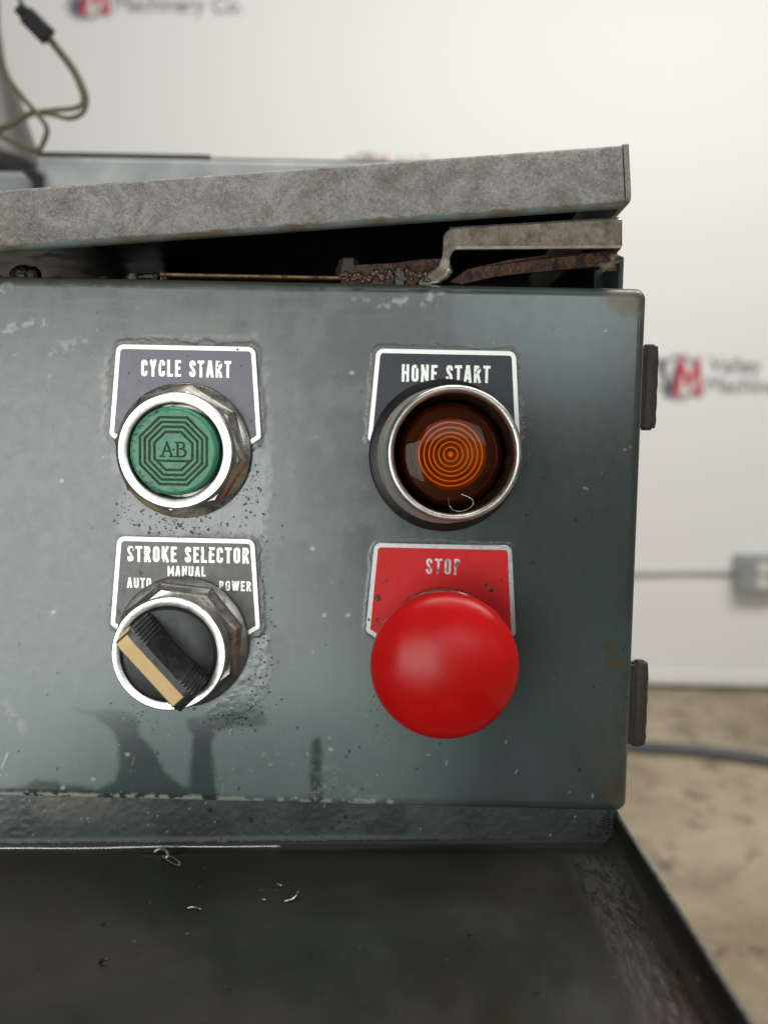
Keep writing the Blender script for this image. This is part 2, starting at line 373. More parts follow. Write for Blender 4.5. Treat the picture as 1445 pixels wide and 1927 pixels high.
# background
m_wall = pbr('white_wall_paint', (.785, .78, .755), (.80, .795, .77), 1.5, (.5, .55), bs_=.03, bscale=60, bd=.001)
m_floor, nt, b = newmat('stained_concrete'); v = tc(nt)
c = ramp(nt, noise(nt, v, 2.2, 7, .65, .3), .33, .66, (.22, .17, .105), (.46, .385, .27))
c = mix(nt, ramp(nt, noise(nt, v, 8, 6, .68, .8), .50, .66), c, (.185, .14, .095))
c = mix(nt, ramp(nt, noise(nt, v, 17, 5, .7, .5), .57, .64), c, (.10, .068, .045))
c = mix(nt, ramp(nt, noise(nt, v, 34, 4, .7), .60, .66), c, (.34, .29, .2))
nt.links.new(c, b.inputs['Base Color']); b.inputs['Roughness'].default_value = .6
m_slab = pbr('galvanised_slab', (.33, .34, .34), (.52, .53, .525), 30, (.35, .5), metal=.3, dist=.6)
m_dark = pbr('dark_casting', (.010, .010, .010), (.018, .018, .018), 40, (.4, .6))
m_bluebox = pbr('blue_grey_enamel', (.23, .255, .26), (.28, .305, .31), 20, (.4, .5))
m_cone = pbr('dark_grey_casting', (.05, .044, .041), (.085, .077, .072), 30, (.35, .5))
m_cable = pbr('olive_tan_cable', (.085, .072, .035), (.17, .145, .08), 60, (.4, .5))
m_outlet = pbr('grey_outlet_box', (.32, .34, .37), (.40, .42, .44), 30, (.35, .45), metal=.3)
m_ivory = pbr('ivory_receptacle', (.62, .60, .52), (.68, .66, .58), 30, (.35, .45))
m_conduit = pbr('painted_conduit', (.58, .56, .52), (.62, .6, .56), 30, (.4, .5))
m_hose = pbr('dark_hose', (.055, .055, .058), (.09, .09, .093), 30, (.4, .5))
m_lred = pbr('logo_red', (.50, .03, .06), (.52, .035, .065), 30, (.5, .5))
m_lnavy = pbr('logo_navy', (.06, .075, .12), (.07, .085, .13), 30, (.5, .5))
m_lgrey = pbr('logo_grey', (.22, .22, .23), (.25, .25, .26), 30, (.5, .5))

# ================================================================== SETTING
DW = 2.2; WY = -D+DW
m = MB(); m.add([(-4, -3, 0), (4, -3, 0), (4, WY+.4, 0), (-4, WY+.4, 0)], [(0, 1, 2, 3)], 0, False)
tag(m.build('floor', m_floor, origin=(0, 0, 0)), kind='structure')
m = MB(); m.box(-4, 4, WY, WY+.12, .012, 3.0); wall = tag(m.build('wall', m_wall), kind='structure')
m = MB(); m.box(-4, 4, WY-.006, WY, .012, .05, bev=.003); m.build('base_trim', m_wall, wall)

# ---- logo prints on the wall
def textmesh(body, size, x, z, y, mb, mi, bold=.0):
    cu = bpy.data.curves.new('t', 'FONT'); cu.body = body; cu.size = size; cu.offset = bold; cu.extrude = .0006
    to = bpy.data.objects.new('t', cu); scn.collection.objects.link(to)
    dg = bpy.context.evaluated_depsgraph_get(); me = bpy.data.meshes.new_from_object(to.evaluated_get(dg))
    mb.add([(v.co.x+x, y-v.co.z, v.co.y+z) for v in me.vertices], [tuple(p.vertices) for p in me.polygons], mi, False)
    bpy.data.objects.remove(to); bpy.data.curves.remove(cu); bpy.data.meshes.remove(me)
def ribbon(mb, pts, w, y, mi=0, th=None, T=None):
    pts = [Vector(p) for p in pts]; n = len(pts); L = []; R = []
    for i in range(n):
        d1 = (pts[i]-pts[i-1]).normalized() if i else (pts[1]-pts[0]).normalized()
        d2 = (pts[i+1]-pts[i]).normalized() if i < n-1 else d1
        n1 = Vector((-d1.y, d1.x)); n2 = Vector((-d2.y, d2.x)); mm = n1+n2; mm = mm.normalized() if mm.length > 1e-5 else n1
        k = w/2/max(.5, mm.dot(n1)); L.append(pts[i]+mm*k); R.append(pts[i]-mm*k)
    vs = [(p.x, y, p.y) for p in L]+[(p.x, y, p.y) for p in R]
    mb.add(vs, [(i, i+1, n+i+1, n+i)[::-1] for i in range(n-1)], mi, False)
def logo(px, py):
    o = P(px, py, WY); u = DW/F; y = WY-.004      # u = metres per photo pixel on the wall
    e = MB()
    ribbon(e, [(o.x+37*u*math.cos(a), o.z+37*u*math.sin(a)) for a in np.linspace(.35, PI-.35, 24)], 4*u, y, 2)
    ribbon(e, [(o.x+37*u*math.cos(a), o.z+37*u*math.sin(a)) for a in np.linspace(-PI+.5, -.5, 24)], 4*u, y, 2)
    for k in range(14):
        a = 2*PI*k/14
        if abs(math.sin(a)) > .35: ribbon(e, [(o.x+39*u*math.cos(a), o.z+39*u*math.sin(a)), (o.x+44*u*math.cos(a), o.z+44*u*math.sin(a))], 7*u, y-.0003, 2)
    ribbon(e, [(o.x-36*u, o.z+32*u), (o.x-18*u, o.z-30*u), (o.x-2*u, o.z+25*u)], 13*u, y-.0006, 1)
    ribbon(e, [(o.x-4*u, o.z-34*u), (o.x+2*u, o.z+30*u), (o.x+18*u, o.z-12*u), (o.x+34*u, o.z+30*u), (o.x+38*u, o.z-34*u)], 14*u, y-.0009, 0)
    l = tag(e.build('logo_emblem', [m_lred, m_lnavy, m_lgrey], wall))
    t = MB(); textmesh('Valley', 40*u, o.x+55*u, o.z+12*u, y, t, 0, .02*u)
    textmesh('Machinery Co.', 40*u, o.x+50*u, o.z-25*u, y, t, 0, .02*u)
    t.build('logo_lettering', m_lgrey, l)
logo(1277, 710); logo(163, -8); logo(690, 333)

# ---- outlet on wall
o0 = P(1416, 1078, WY); u = DW/F
ob = empty('outlet_box', (o0.x, WY, o0.z-.05), 'grey square metal outlet box with ivory receptacle on the white wall', 'outlet box')
m = MB(); m.box(o0.x-40*u, o0.x+40*u, WY-.045, WY, o0.z-36*u, o0.z+36*u, bev=.004); m.build('box_shell', m_outlet, ob)
m = MB(); m.box(o0.x-36*u, o0.x+36*u, WY-.049, WY-.0455, o0.z-32*u, o0.z+32*u, bev=.002); cov = m.build('cover_plate', m_outlet, ob)
for s_ in (-1, 1):
    m = MB(); pl = [(o0.x+5*u+13*u*math.cos(a), o0.z+s_*14*u+12*u*math.sin(a)) for a in np.linspace(0, 2*PI, 16, False)]
    m.prism(pl, WY-.053, WY-.0495); m.build('socket', m_ivory, cov)
m = MB(); a = P(1180, 1078, WY); m.tube([(a.x, WY-.008, a.z), ((a.x+o0.x)/2, WY-.008, o0.z+.002), (o0.x-40.5*u, WY-.008, o0.z)], .0065, 12)
m.tube([(-2.5, WY-.008, a.z), (a.x-.001, WY-.008, a.z)], .0065, 12)
tag(m.build('conduit', m_conduit), 'thin pale conduit running left along the wall from the outlet box', 'conduit')
# ---- hose on floor
def floor_pt(px, py, z=0):
    d = Mc2w @ Vector(((px-PX)/F, -(py-PY)/F, -1.0)); t = (z-CAM.z)/d.z; return CAM+d*t
m = MB(); m.tube(catmull([floor_pt(x, y, .013) for x, y in ((900, 1375), (1080, 1392), (1200, 1405), (1300, 1412), (1400, 1424), (1500, 1440), (1640, 1450))], 8), .013, 12)
tag(m.build('hose', m_hose), 'dark hose lying across the tan concrete floor beside the wall', 'hose')

# ================================================================== MACHINE BEHIND THE LID
Yb = .235
def bx(mb, px0, px1, py0, py1, Y0, Y1, bev=.002, mi=0):
    a = P(px0, py0, Y0); c = P(px1, py1, Y0)
    mb.box(a.x, c.x, Y0, Y1, c.z, a.z, mi, bev)
tb = empty('machine_table', P(470, 560, Yb), 'pale grey blurred machine table top behind the tilted lid', 'machine table')
a = P(66, 306, Yb); c = P(884, 420, Yb); a.z = P(480, 300, Yb).z
m = MB(); m.prism(roundpoly([(a.x, c.z), (c.x, c.z), (c.x, a.z), (a.x, a.z)][::1], [.001, .001, .012, .002], 8), Yb, Yb+.2, bev=.002); m.build('table_slab', m_slab, tb)
m = MB(); a2 = P(66, 300, Yb); c2 = P(395, 290, Yb); m.box(a2.x, c2.x, Yb+.002, Yb+.15, a.z+.0003, a.z+.0034, bev=.001); m.build('top_plate', m_dark, tb)
m = MB(); a2 = P(395, 300, Yb); c2 = P(868, 290, Yb); m.box(a2.x+.0005, c2.x, Yb+.002, Yb+.15, a.z+.0003, a.z+.0016, bev=.0006); m.build('thin_top_plate', m_hose, tb)
bb_ = P(0, 400, Yb)
m = MB(); bx(m, -160, 47, 316, 430, Yb-.02, Yb+.15, .003)
mb2 = empty('machine_cabinet', P(-50, 480, Yb), 'blue grey enamel cabinet corner at the far left behind the lid', 'cabinet')
m.build('cabinet_shell', m_bluebox, mb2)
m = MB(); bx(m, 49, 68, 312, 430, Yb-.01, Yb+.10, .002); m.build('edge_post', m_dark, mb2)
# bell shaped casting
ax = P(-45, 312, Yb+.07); u3 = (D+Yb+.07)/F
m = MB()
def Tz(r, t, h): return Vector((ax.x+r*math.cos(t), ax.y+r*math.sin(t), ax.z+h))
m.lathe([(0, -.004), (122*u3, -.004), (122*u3, 0), (118*u3, .004), (96*u3, 70*u3), (78*u3, 130*u3), (52*u3, 190*u3), (42*u3, 260*u3), (40*u3, 420*u3), (36*u3, 424*u3)], Tz, 64)
tag(m.build('machine_column', m_cone), 'dark grey bell shaped machine casting behind the cable at the far left', 'machine casting')
# cable and connector
Yc = Yb-.02
cb = empty('cable', P(70, 200, Yc), 'olive tan two wire cable with black inline connector dangling at the upper left', 'cable')
def cpath(l, y=Yc): return catmull([P(px, py, y+dy) for px, py, dy in l], 8)
uc = (D+Yc)/F
m = MB(); m.tube(cpath([(8, -60, 0), (28, -20, 0), (50, 20, 0), (58, 34, 0)]), 4.6*uc, 10); m.build('upper_lead', m_cable, cb)
m = MB(); m.tube(cpath([(94, 68, 0), (115, 95, 0), (140, 128, 0), (158, 165, 0), (163, 190, 0), (155, 212, 0), (130, 222, .002), (95, 214, .004), (55, 212, .006), (20, 232, .008), (-30, 252, .01)]), 4.4*uc, 10)
m.tube(cpath([(90, 72, .006), (112, 100, .006), (136, 132, .006), (152, 168, .006), (156, 192, .006), (140, 203, .006), (100, 207, .006), (60, 214, .008), (10, 240, .01), (-30, 262, .01)]), 4.4*uc, 10)
m.build('looped_lead', m_cable, cb)
m = MB(); m.tube(cpath([(-40, 30, 0), (-5, 95, 0), (12, 140, 0), (45, 185, 0), (72, 215, 0), (88, 240, 0), (84, 262, .004), (70, 283, .006), (40, 275, .01), (0, 255, .012), (-40, 240, .012)]), 4.8*uc, 10); m.build('hanging_lead', m_cable, cb)
c0 = P(73, 50, Yc)
Mx = Matrix.Translation(c0) @ Matrix.Rotation(math.radians(44), 4, 'Y')
m = MB(); m.box(-32*uc, 26*uc, -9*uc, 9*uc, -17*uc, 17*uc, 0, 4*uc, Mx); m.box(-52*uc, -31*uc, -7*uc, 7*uc, -12*uc, 12*uc, 0, 4*uc, Mx)
for k in range(4): m.box((-22+11*k)*uc, (-17+11*k)*uc, -10.5*uc, -8.5*uc, -12*uc, 12*uc, 0, uc, Mx)
m.build('connector', m_dark, cb)

# ================================================================== CONTROL BOX
mmv = .001
Xr = (P(1210, 700).x+P(1187, 1400).x)/2+.0002
Zt = P(700, 530).z; Zb = P(700, 1520).z; Xl = P(-120, 900).x
box = empty('control_box', ((Xl+Xr)/2, .06, Zb), 'grey green enamelled control box with four push controls on its oily front door', 'control box')
# ---- plate positions (photo pixels): top centre of each plate
S = D/F                      # metres per photo pixel on the door
PLATES = {'cycle': (351, 650), 'hone': (839, 658), 'stroke': (351, 1011), 'stop': (833, 1023)}
def plate_poly(cx_, cz_, grow=0.0):
    k = S
    pts = [(-130, 0), (-143, -170), (-118, -186), (118, -186), (143, -170), (130, 0)]
    pts = [(cx_+x*k, cz_+z*k) for x, z in pts]
    rp = roundpoly(pts, [15*k, 9*k, 6*k, 6*k, 9*k, 15*k], 5)
    if grow: rp = inset(rp, -grow)
    return rp
ptop = {k: P(*v) for k, v in PLATES.items()}
# ---- door front: dense sheet with stain masks
def edge_coords(a, b, step, r):
    n = int((b-a)/step); c = np.linspace(a, b, n)
    e = np.array([0, .02, .06, .12, .2, .3, .42, .55, .7, .85])*r
    c = c[(c > a+r) & (c < b-r)]
    return np.concatenate([a+e, c, (b-e)[::-1]])
ER = .0030; CR = .0032
gx = edge_coords(Xl, Xr, .00034, ER); gz = edge_coords(Zb, Zt, .00034, ER)
GX, GZ = np.meshgrid(gx, gz); nx, nz = len(gx), len(gz)
# push corner vertices onto rounded outline
cxm, czm = (Xl+Xr)/2, (Zb+Zt)/2; hx, hz = (Xr-Xl)/2, (Zt-Zb)/2
qx = np.abs(GX-cxm)-(hx-CR); qz = np.abs(GZ-czm)-(hz-CR)
ql = np.hypot(np.maximum(qx, 0), np.maximum(qz, 0)); cor = (qx > 0) & (qz > 0) & (ql > CR)
f = np.where(cor, CR/np.maximum(ql, 1e-9), 1.0)
GX = np.where(cor, cxm+np.sign(GX-cxm)*(hx-CR+qx*f), GX); GZ = np.where(cor, czm+np.sign(GZ-czm)*(hz-CR+qz*f), GZ)
qx = np.abs(GX-cxm)-(hx-CR); qz = np.abs(GZ-czm)-(hz-CR)
sd = np.hypot(np.maximum(qx, 0), np.maximum(qz, 0))+np.minimum(np.maximum(qx, qz), 0)-CR   # <=0 inside
e = np.clip(-sd, 0, ER); GY = ER-np.sqrt(np.maximum(ER**2-(ER-e)**2, 0))
px, py = to_px(GX, np.zeros_like(GX), GZ)
# --- stain masks, all in photo pixel units on the door plane
def seg(ax_, ay, bx_, by, r):
    dx, dy = bx_-ax_, by-ay; t = np.clip(((px-ax_)*dx+(py-ay)*dy)/(dx*dx+dy*dy+1e-9), 0, 1)
    return np.hypot(px-ax_-t*dx, py-ay-t*dy)-r
def polysd(pts):
    d = np.full(px.shape, 1e9); ins = np.zeros(px.shape, bool); n = len(pts)
    for i in range(n):
        (x0, y0), (x1, y1) = pts[i], pts[(i+1) % n]
        d = np.minimum(d, seg(x0, y0, x1, y1, 0))
        c_ = ((y0 > py) != (y1 > py)) & (px < (x1-x0)*(py-y0)/((y1-y0) or 1e-9)+x0); ins ^= c_
    return np.where(ins, -d, d)
wob = (fbm(px, py, 30, 4, 1)-.5)*14+(fbm(px, py, 7, 3, 2)-.5)*5
mixa = lambda a, c_, m_: a*(1-m_[..., None])+np.array(c_)*m_[..., None]
big = fbm(px, py, 220, 4, 11); mid = fbm(px, py, 45, 5, 12); fine = fbm(px, py, 9, 4, 13)
brush = fbm(px*1.0+py*.12, py*.12, 14, 5, 14)                    # vertical wiping marks
brushh = fbm(px*.1, py, 10, 5, 15)
col = np.ones(px.shape+(3,))*np.array((.036, .056, .052))
rough = np.full(px.shape, .27)
# dust film on the lower and middle part, broken by oil runs; its fade to the right also paints in shade
film = sst(1000, 1330, py+60*(big-.5))*(1-sst(680, 960, px)*.9)
runs = np.full(px.shape, 1e9)
for pl in ([(140, 1335), (175, 1350), (205, 1368), (221, 1395), (222, 1440), (214, 1470), (185, 1483), (150, 1478), (120, 1478), (95, 1466), (70, 1466), (50, 1480), (-20, 1488), (-150, 1490), (-150, 1512), (430, 1512), (408, 1490), (402, 1440), (399, 1400), (404, 1376), (440, 1368), (470, 1372), (500, 1366), (503, 1345), (470, 1330), (400, 1345), (352, 1352), (352, 1364), (362, 1385), (362, 1420), (358, 1450), (357, 1478), (345, 1483), (325, 1468), (302, 1440), (288, 1410), (262, 1380), (258, 1345), (230, 1335)],
           [(584, 1400), (592, 1386), (604, 1388), (610, 1420), (606, 1450), (608, 1512), (580, 1512), (584, 1450)],
           [(856, 530), (960, 530), (952, 600), (955, 650), (930, 700), (880, 690), (862, 640), (850, 600)]):
    runs = np.minimum(runs, polysd(pl))
runm = (1-sst(-8, 6, runs+wob*.75))*(.55+.45*sst(1330, 1400, py)+.45*(py < 800))
top_sheen = np.exp(-((px-1070)/120)**2-((py-620)/150)**2)*.4*(.8+.4*big)  # soft pale patch, top right: reflected light painted into the colour
film = np.clip(np.maximum(film, top_sheen+.25*sst(.45, .6, mid)*(1-sst(680, 900, px))), 0, 1)*(1-runm)
col = mixa(col, (.060, .090, .086), runm*.75)
col = mixa(col, (.19, .248, .238), film*.9); rough = rough+film*.05-runm*.02-.06*sst(800, 1000, px)
# wiped dirt haze around the left controls
haze_ = np.exp(-((px-330)/330)**2-((py-760)/300)**2)*(.35+1.1*brush)*sst(.3, .62, mid+.12)
col = mixa(col, (.150, .150, .138), np.clip(haze_*.85, 0, .9)); rough += haze_*.05
haz2 = sst(.52, .68, brushh)*(1-sst(560, 680, py))*(1-sst(500, 900, px)); col = mixa(col, (.16, .165, .155), haz2*.4)
col = col*(.95+.10*brush[..., None])*(.97+.06*mid[..., None])
# pale scuffs
sc_ = np.zeros(px.shape)
for (x0, y0, x1, y1, r, amp) in [(720, 572, 828, 560, 11, 1.0), (640, 560, 830, 575, 7, .5), (0, 630, 20, 622, 8, .9), (20, 615, 85, 603, 9, .9), (5, 545, 15, 535, 7, .8), (100, 660, 160, 640, 10, .7), (90, 720, 110, 670, 8, .55), (195, 660, 200, 830, 9, .75), (205, 850, 230, 900, 10, .6), (500, 680, 505, 900, 9, .35), (505, 900, 500, 1010, 10, .5), (10, 1330, 45, 1375, 12, .7), (230, 640, 480, 632, 7, .5), (600, 1440, 700, 1500, 22, .35), (660, 1470, 690, 1500, 16, .6), (590, 1495, 620, 1470, 14, .6)]:
    d = seg(x0, y0, x1, y1, r)+wob*.8
    sc_ = np.maximum(sc_, (1-sst(-r*.8, r*.4, d))*amp*sst(.46, .62, fbm(px, py, 11, 5, 21)))
col = mixa(col, (.36, .37, .35), np.clip(sc_, 0, 1)*.85)
# fine scratches and flecks
fl = np.zeros(px.shape)
R2 = random.Random(3)
for k in range(45):
    x0 = R2.uniform(-40, 1190); y0 = R2.choice([R2.uniform(545, 1500), R2.uniform(1380, 1500)]); a_ = R2.uniform(0, PI); L = R2.choice([1, 2, 3, 5, 8])
    if k % 9 == 0: L = R2.uniform(10, 24); a_ = R2.uniform(1.2, 1.9)
    w_ = R2.uniform(.1, .9); amp = R2.uniform(.25, .95)*(.5 if L > 9 else 1); x1 = x0+math.cos(a_)*L; y1 = y0+math.sin(a_)*L
    ix = (np.abs(px-x0) < 40) & (np.abs(py-y0) < 40)
    pxs, pys = px[ix], py[ix]; dx, dy = x1-x0, y1-y0; t = np.clip(((pxs-x0)*dx+(pys-y0)*dy)/(dx*dx+dy*dy), 0, 1)
    fl[ix] = np.maximum(fl[ix], amp*(1-sst(w_, w_+1.7, np.hypot(pxs-x0-t*dx, pys-y0-t*dy))))
for (x0, y0) in [(610, 1158), (655, 1158), (588, 1032), (662, 701), (622, 1411), (100, 1152), (116, 905), (240, 1420), (175, 1467), (118, 1483)]:
    fl = np.maximum(fl, 1-sst(2, 5, np.hypot((px-x0)*.8, py-y0)))
fl = np.maximum(fl, 1-sst(.8, 3, seg(3, 1445, 14, 1418, 0)))
col = mixa(col, (.55, .54, .48), fl*.8)
dk = np.zeros(px.shape)
for k in range(60):
    x0 = R2.uniform(-20, 1180); y0 = R2.uniform(545, 1500); ix = (np.abs(px-x0) < 12) & (np.abs(py-y0) < 12)
    dk[ix] = np.maximum(dk[ix], 1-sst(1.2, 3.6, np.hypot(px[ix]-x0, (py[ix]-y0)*R2.uniform(.6, 1.3))))
for (x0, y0) in [(554, 888), (533, 1012), (680, 737), (300, 1000), (37, 1212)]:
    dk = np.maximum(dk, 1-sst(2, 5, np.hypot(px-x0, py-y0)))
col = mixa(col, (.012, .014, .013), dk*.85)
# chipped white primer along the bottom edge
ypan = 1507+px*.0195
chip = (1-sst(3, 9+14*(fine-.4), np.abs(py-ypan+9)))*sst(.47, .53, fbm(px, py, 13, 4, 31)+.10*(px < 490)-.30*((px > 495) & (px < 520))-.12*(px > 580)-.4*(px > 740)+.12*((px > 640)&(px < 735)))
col = mixa(col, (.52, .50, .44), np.clip(chip, 0, 1)); rough = np.maximum(rough, chip*.7)
# worn bare metal top right corner, top edge wear, rust lower right
tr_ = 1-sst(-8, 14, np.hypot((px-1205)*.85, (py-545)*1.0)-52+wob*2.4)
col = mixa(col, (.15, .13, .088), np.clip(tr_, 0, 1)*sst(.22, .42, fine+.15)); rough += tr_*.15
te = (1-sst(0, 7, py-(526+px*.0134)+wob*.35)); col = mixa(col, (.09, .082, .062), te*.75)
te2 = (1-sst(.5, 2.4, np.abs(py-(535+px*.0134))))*(fbm(px, py*0, 30, 4, 40) > .5)*(px < 900); col = mixa(col, (.30, .31, .30), te2*.35)
rs = np.zeros(px.shape)
for (x0, y0, r_) in [(1152, 1485, 36), (1140, 1440, 26), (1155, 1250, 18), (1148, 1220, 12), (1110, 1515, 22), (1195, 1300, 12), (905, 560, 12), (890, 580, 9), (470, 950, 10), (30, 940, 6)]:
    rs = np.maximum(rs, 1-sst(-r_*.5, r_*.5, np.hypot(px-x0, py-y0)-r_*.7+wob*1.6))
col = mixa(col, (.085, .048, .018), rs*.62*sst(.3, .55, mid))
# vertical oily grime at the right edge
ge = sst(1165, 1200, px+(py-538)*.0275+wob*.6)*sst(.35, .6, fbm(px, py, 26, 4, 50)); col = mixa(col, (.045, .043, .034), ge*.6)
# grime crust round the plates
crust = np.zeros(px.shape); disp = np.zeros(px.shape)
for key, (w_, warm, amp) in {'cycle': (11, (.13, .125, .115), 1.0), 'hone': (9, (.085, .068, .045), 1.0), 'stroke': (11, (.13, .125, .105), .9), 'stop': (7, (.05, .05, .045), .8)}.items():
    pc = PLATES[key]; t_ = ptop[key]
    pp = plate_poly(t_.x, t_.z); ppx, ppy = to_px(np.array([p[0] for p in pp]), np.zeros(len(pp)), np.array([p[1] for p in pp]))
    d = polysd(list(zip(ppx, ppy)))
    wid = w_*(.1+1.7*fbm(px, py, 26, 5, 60+len(key))**1.3)
    cm = (1-sst(wid*.6, wid*1.15, d))*sst(.30, .42, fbm(px, py, 5, 3, 62)+.12)*amp
    if key == 'cycle': cm *= (py < 850)
    if key == 'stroke': cm *= np.where(px > 500, .3, 1)*(py < 1240)*np.where(py < 1006, .35, 1)
    if key == 'hone': cm *= (py < 900)
    spark = fbm(px, py, 3.2, 2, 66)
    cc = np.array(warm)*(.45+1.2*spark[..., None])
    col = col*(1-cm[..., None])+cc*cm[..., None]; disp = np.maximum(disp, cm*(.15+.85*spark)*.00016)
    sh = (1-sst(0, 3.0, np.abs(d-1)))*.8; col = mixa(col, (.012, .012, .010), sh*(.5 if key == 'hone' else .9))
    rough = rough*(1-cm*.4)+cm*.4*.45
# pale edge of the wiped crust, right and left of the cycle plate
for (pts, amp) in (([(497, 690), (503, 760), (505, 830), (500, 900), (494, 985)], .8), ([(232, 640), (350, 630), (470, 634), (492, 650)], .6), ([(204, 665), (196, 740), (192, 800), (203, 870), (225, 940)], .8)):
    for i in range(len(pts)-1):
        s2 = (1-sst(1, 9, np.abs(seg(*pts[i], *pts[i+1], 0)+wob*.9)))*amp*sst(.4, .6, fbm(px, py, 14, 4, 70)); col = mixa(col, (.27, .265, .245), np.clip(s2, 0, 1)*.6)
# bluish oily patch below the cycle button
op = 1-sst(-10, 14, polysd([(235, 900), (225, 1000), (500, 1000), (505, 860), (480, 850), (440, 950), (330, 985), (260, 950)])+wob*2.6)
col = mixa(col, (.10, .118, .125), op*.6); rough = rough*(1-op*.45)
op2 = 1-sst(-8, 10, polysd([(480, 1180), (505, 1200), (500, 1330), (440, 1350), (380, 1340), (440, 1290), (470, 1230)])+wob*1.5)
rough = rough*(1-op2*.4); disp += (op*.00006+op2*.00008)*fbm(px, py, 10, 3, 80)
GY = GY-disp
rough = np.clip(rough, .12, .85)
# mesh
m = MB()
vid = np.arange(nx*nz).reshape(nz, nx)
verts = np.stack([GX, GY, GZ], -1).reshape(-1, 3)
quads = np.stack([vid[:-1, :-1], vid[:-1, 1:], vid[1:, 1:], vid[1:, :-1]], -1).reshape(-1, 4)
per = np.concatenate([vid[0, :-1], vid[:-1, -1], vid[-1, :0:-1], vid[:0:-1, 0]])
nb = len(verts); DB = .0125
vv = verts[per].copy(); vv[:, 1] = ER+.0002; vb_ = vv.copy(); vb_[:, 1] = DB
# inner return
ci = np.array([cxm, 0, czm]); vi_ = vb_.copy(); vi_[:, 0] += np.sign(ci[0]-vb_[:, 0])*.002; vi_[:, 2] += np.sign(ci[2]-vb_[:, 2])*.002
verts = np.concatenate([verts, vv, vb_, vi_]); n_ = len(per); idx = np.arange(n_); nx_ = (idx+1) % n_
sk = [np.stack([per, nb+idx, nb+nx_, per[nx_]], -1)]
for l in (0, 1): sk.append(np.stack([nb+l*n_+idx, nb+(l+1)*n_+idx, nb+(l+1)*n_+nx_, nb+l*n_+nx_], -1))
faces = np.concatenate([quads]+sk)
org = Vector((cxm, 0, czm))
me = bpy.data.meshes.new('door'); me.from_pydata((verts-np.array(org)).tolist(), [], faces.tolist())
me.materials.append(m_enamel); me.polygons.foreach_set('use_smooth', [True]*len(me.polygons))
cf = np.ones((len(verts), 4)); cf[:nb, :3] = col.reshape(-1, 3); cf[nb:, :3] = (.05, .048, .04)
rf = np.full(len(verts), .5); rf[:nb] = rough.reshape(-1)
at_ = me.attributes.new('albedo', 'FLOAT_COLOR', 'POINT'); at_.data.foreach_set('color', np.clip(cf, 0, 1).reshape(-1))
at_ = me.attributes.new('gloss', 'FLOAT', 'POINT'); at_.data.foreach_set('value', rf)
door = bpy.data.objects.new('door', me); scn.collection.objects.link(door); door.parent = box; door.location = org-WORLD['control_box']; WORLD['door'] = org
# ---- body behind the door
hb0 = P(800, 478, .016).z+.006
m = MB(); BZ = P(800, 478, .016).z; XR2 = (1164-737)/F*(D+.010)
BW = P(700, 408, .17)
m.box(XR2-.0015, XR2, .0135, .1515, Zb+.003, BZ, 0, .0004)
m.prism([(XR2-.0045, BZ-.02), (XR2-.0016, BZ-.02), (XR2-.0016, hb0+.010), (XR2-.0045, hb0+.010)], .032, .1498, 1)
m.box(Xl+.004, Xl+.0055, .0135, .17, Zb+.003, BZ-.006, 0, .0004)
hb = lambda x: CAMZ+.0876-(.069-x)*.0757
m.prism([(Xl+.0055, Zb+.003), (XR2-.0015, Zb+.003), (XR2-.0015, hb(XR2)), (Xl+.0055, hb(Xl))], .1500, .1515, 1)
m.box(Xl+.0055, XR2-.0015, .0135, .1685, Zb+.003, Zb+.0045, 1, .0004)
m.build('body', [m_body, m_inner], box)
m = MB(); a = P(232, 455, .09); c = P(318, 560, .09); m.box(a.x, c.x, .09, .12, c.z, a.z, 0, .002); m.build('inner_block', m_alu_d, box)
m = MB(); a = P(60, 452, .10); c = P(700, 600, .10); m.box(a.x, c.x, .1205, .123, c.z, a.z, 0, .001); m.build('inner_panel', m_body, box)
# ---- hinges
for (x0, y0, x1, y1) in ((1204, 652, 1233, 806), (1186, 1246, 1214, 1399)):
    Yh = .011
    a = P(x0, y0, Yh); c = P(x1, y1, Yh); rr_ = .0028
    m = MB(); m.tube([(c.x-rr_, Yh, z) for z in np.linspace(c.z, a.z, 12)], [rr_*(1+.04*math.sin(i*2.3)) if 0 < i < 11 else rr_*.9 for i in range(12)], 16)
    m.box(c.x-.010, c.x-rr_, Yh-.0022, Yh-.0008, c.z+.0003, a.z-.0003, 0, .0003)
    h_ = m.build('hinge', m_hinge, box, autosm=40)
    m = MB(); m.tube([(c.x-rr_, Yh, c.z-.0006), (c.x-rr_, Yh, a.z+.0006)], rr_*.55, 12); m.build('hinge_pin', m_hinge, h_)

